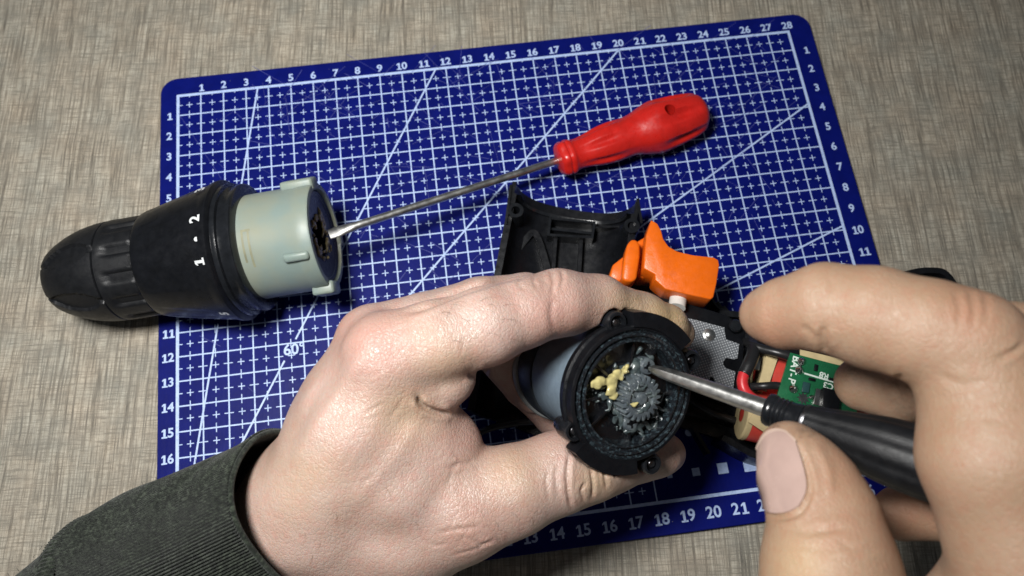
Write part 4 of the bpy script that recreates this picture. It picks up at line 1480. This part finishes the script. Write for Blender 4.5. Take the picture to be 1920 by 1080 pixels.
for k in range(54):
    if k % 3 == 0:
        x, y = RNG.uniform(820, 980), RNG.uniform(560, 640)
        a = RNG.normal(-0.35, 0.35)
    elif k % 3 == 1:
        x, y = RNG.uniform(560, 900), RNG.uniform(800, 1060)
        a = RNG.normal(0.9, 0.5)
    else:
        x, y = RNG.uniform(880, 1060), RNG.uniform(930, 1030)
        a = RNG.normal(1.0, 0.4)
    l_ = RNG.uniform(14, 34)
    pts = []
    for s_ in np.linspace(0, 1, 5):
        b_ = a + 0.5 * s_
        q = (x + l_ * s_ * math.cos(b_), y + l_ * s_ * math.sin(b_))
        r = ray(*q)
        ts = np.linspace(17, 27, 400)
        dd = sd_l.sample(CAM + ts[:, None] * r)
        if not (dd < 0).any():
            break
        pts.append(CAM + r * (ts[int(np.argmax(dd < 0))] - 0.02 - 0.05 * s_))
    if len(pts) == 5 and np.linalg.norm(np.diff(pts, axis=0), axis=1).max() < 0.4:
        v_, f_ = tube(np.array(pts), np.linspace(0.0028, 0.001, 5), 4)
        hf_ += [[i + len(hv) for i in q] for q in f_]
        hv += v_.tolist()
hr = add('hair', (np.array(hv), hf_), plain('brown_hair', (0.10, 0.06, 0.035), 0.5, bmp=0), hand_l, smooth=0)
hr['kind'] = 'stuff'

# sleeve
C0 = U(560, 952, 22.9)
C1 = U(215, 1112, 25.2)
cf = Frame(C0, C1 - C0, (0, 0, 1))
LC = np.linalg.norm(C1 - C0)


def knit_tube(x0, x1, r0, r1, nx, na, ribs, bulge=0.0, amp=0.06):
    v = []
    th = np.linspace(0, 2 * np.pi, na, endpoint=False)
    for x in np.linspace(0, 1, nx):
        r = r0 + (r1 - r0) * x + bulge * min(1.0, x * 30) ** 0.5
        w = 0.06 * np.sin(3 * th + 5 * x) + 0.05 * np.sin(5 * th - 9 * x + 1) + 0.03 * np.sin(2 * th + 14 * x)
        rr = r + w + amp * np.cos(th * ribs + 3.0 * np.sin(2 * np.pi * x * 0.35))
        v.append(np.stack([np.full(na, x0 + (x1 - x0) * x) + 0.06 * np.sin(th * 2 + 1), rr * np.cos(th), rr * np.sin(th) * 0.95], 1))
    v = np.vstack(v)
    f = [[i * na + j, i * na + (j + 1) % na, (i + 1) * na + (j + 1) % na, (i + 1) * na + j] for i in range(nx - 1) for j in range(na)]
    return v, f


NA = 1080
cuff = add('cuff', knit_tube(0, LC * 0.97, 2.62, 2.80, 40, NA, 180), 'knit', hand_l, cf, 180, label='ribbed dark green knit cuff')
inn = knit_tube(-0.0, LC * 0.8, 2.46, 2.6, 14, 180, 45, amp=0.0)
add('cuff_lining', inn, 'knit', cuff, cf, 180)
ph = np.linspace(0, 2 * np.pi, 240, endpoint=False)
hem = np.stack([0.06 * np.sin(ph * 2 + 1), (2.545 + 0.05 * np.sin(3 * ph) + .04 * np.sin(5 * ph + 1)) * np.cos(ph), (2.545 + 0.05 * np.sin(3 * ph) + .04 * np.sin(5 * ph + 1)) * np.sin(ph) * 0.95], 1)
v_, f_ = tube(np.vstack([hem, hem[:1], hem[1:2]]), 0.085, 10, False)
add('hem', (v_, f_), 'knit', cuff, cf, 180)
sf2 = Frame(U(268, 1092, 24.7), U(75, 1300, 25.9) - U(268, 1092, 24.7), (0, 0, 1))
add('sleeve', knit_tube(-0.10, 7.5, 2.80, 3.3, 160, 720, 120, 0.34, 0.02), 'knit', hand_l, sf2, 180, label='dark green knit sleeve')

fv, ff = [], []
for k in range(420):
    on_cuff = k % 2
    fr_ = cf if on_cuff else sf2
    x = RNG.uniform(0, LC * 0.95) if on_cuff else RNG.uniform(0.1, 5)
    r = (2.66 + 0.24 * x / LC) if on_cuff else (3.14 + 0.083 * x)
    a = RNG.uniform(0, 6.283)
    p0 = np.array([x, r * math.cos(a), r * math.sin(a) * 0.95])
    n_ = np.array([0, math.cos(a), math.sin(a)])
    d = unit(RNG.normal(0, 1, 3) + n_ * 0.9)
    q = [p0, p0 + d * 0.07, p0 + d * 0.12 + RNG.normal(0, 0.03, 3)]
    v_, f_ = tube(fr_(np.array(q)), 0.007, 4)
    ff += [[i + len(fv) for i in g_] for g_ in f_]
    fv += v_.tolist()
add('lint', (np.array(fv), ff), 'knit', hand_l, smooth=0)['kind'] = 'stuff'

# ---- right hand
R_INDEX = [P(1436, 590, 18.6, 0.62), P(1470, 588, 18.2, 0.80), P(1545, 577, 17.5, 0.96), P(1640, 596, 16.9, 1.08), P(1740, 622, 16.3, 1.08), P(1815, 650, 16.0, 1.12), P(1850, 740, 15.9, 1.25), P(1868, 860, 15.5, 1.4), P(1950, 1090, 15.3, 1.55)]
R_MIDDLE = [P(1618, 720, 20.2, 0.72), P(1690, 728, 19.6, 0.86), P(1790, 700, 18.2, 0.95), P(1900, 660, 17.2, 1.1), P(1960, 760, 16.6, 1.3), P(1990, 1000, 16.4, 1.5)]
R_RING = [P(1690, 962, 20.4, 0.72), P(1770, 945, 19.8, 0.9), P(1900, 900, 18.6, 1.1), P(1990, 1000, 17.4, 1.4)]
R_THUMB = [P(1476, 842, 17.9, 0.62), P(1492, 868, 17.6, 0.82), P(1520, 915, 17.3, 1.00), P(1548, 980, 16.9, 1.14), P(1556, 1060, 16.5, 1.36), P(1566, 1160, 16.1, 1.5), P(1700, 1300, 16.2, 1.7)]
R_PALM = [([P(1860, 800, 16.4, 1.2), P(1960, 900, 16.6, 1.6), P(2000, 1200, 16.6, 2.2)], 0.6), ([P(1925, 1090, 15.9, 1.55), P(1900, 1300, 16.2, 2.0)], 0.6), ([P(1700, 1300, 16.2, 1.7), P(1950, 1250, 16.4, 2.2)], 0.8)]
parts = R_PALM + [(R_INDEX, 0.3), (R_MIDDLE, 0.1), (R_RING, 0.1), (R_THUMB, 0.3)]
folds = [([(1545, 610), (1542, 640), (1548, 662)], 7, 0.07), ([(1870, 672), (1895, 662), (1920, 645)], 5, 0.06), ([(1690, 700), (1680, 725), (1690, 745)], 7, 0.05),
         ([(1490, 826), (1512, 878), (1519, 920), (1504, 955), (1480, 969), (1456, 969), (1436, 960)], 5, 0.07), ([(1526, 830), (1552, 880), (1556, 930)], 9, -0.03), ([(1518, 985), (1540, 992), (1580, 985)], 6, 0.03), ([(1470, 985), (1520, 1000), (1590, 990)], 6, 0.025), ([(1560, 520), (1556, 550)], 6, 0.02), ([(1790, 545), (1800, 580), (1796, 610)], 6, 0.022), ([(1818, 545), (1826, 580), (1822, 612)], 6, 0.025), ([(1845, 552), (1850, 580), (1846, 605)], 6, 0.02), ([(1500, 612), (1520, 622), (1535, 640)], 6, 0.03), ([(1760, 700), (1800, 720), (1850, 716)], 8, 0.02), ([(1840, 780), (1880, 790), (1915, 780)], 7, 0.018), ([(1570, 1010), (1600, 1030), (1650, 1030)], 6, 0.02), ([(1480, 1020), (1540, 1032), (1600, 1026)], 6, 0.015)]
spots = [(1440, 640, 60, 0, 1.0), (1820, 580, 60, 0, 0.8), (1640, 600, 40, 0, 0.3), (1560, 1000, 50, 0, 0.5), (1600, 690, 30, 1, 0.35), (1515, 800, 26, 1, 0.5), (1452, 800, 12, 1, 0.6), (1560, 655, 20, 1, 0.3), (1700, 760, 26, 1, 0.35), (1590, 880, 60, 0, 0.5), (1700, 960, 60, 0, 0.9), (1540, 940, 40, 0, 0.3), (1500, 1060, 60, 2, 0.4)]
hand_r, sd_r = build_hand('hand', parts, 0.06, 'skin2', 'tanned hand gripping the black screwdriver, its thumbnail showing', Z(1800, 1050, TZ), folds, spots, jit=0.006)
nail('thumbnail', sd_r, [[(1424, 838), (1440, 815), (1470, 812), (1492, 832)], [(1424, 880), (1440, 872), (1480, 868), (1508, 880)], [(1428, 925), (1448, 920), (1485, 918), (1514, 920)], [(1440, 958), (1456, 964), (1480, 962), (1500, 950)]], 'nail', hand_r, 0.06)
nail('nail_free_edge', sd_r, [[(1422, 841), (1439, 812), (1470, 808), (1493, 829)], [(1423, 845), (1441, 817), (1470, 812), (1492, 833)]], 'nail_edge', hand_r, 0.062)
nail('index_nail', sd_r, [[(1392, 562), (1404, 548), (1420, 536)], [(1400, 552), (1418, 538), (1436, 526)], [(1410, 545), (1430, 530), (1452, 520)]], 'nail', hand_r, 0.03)
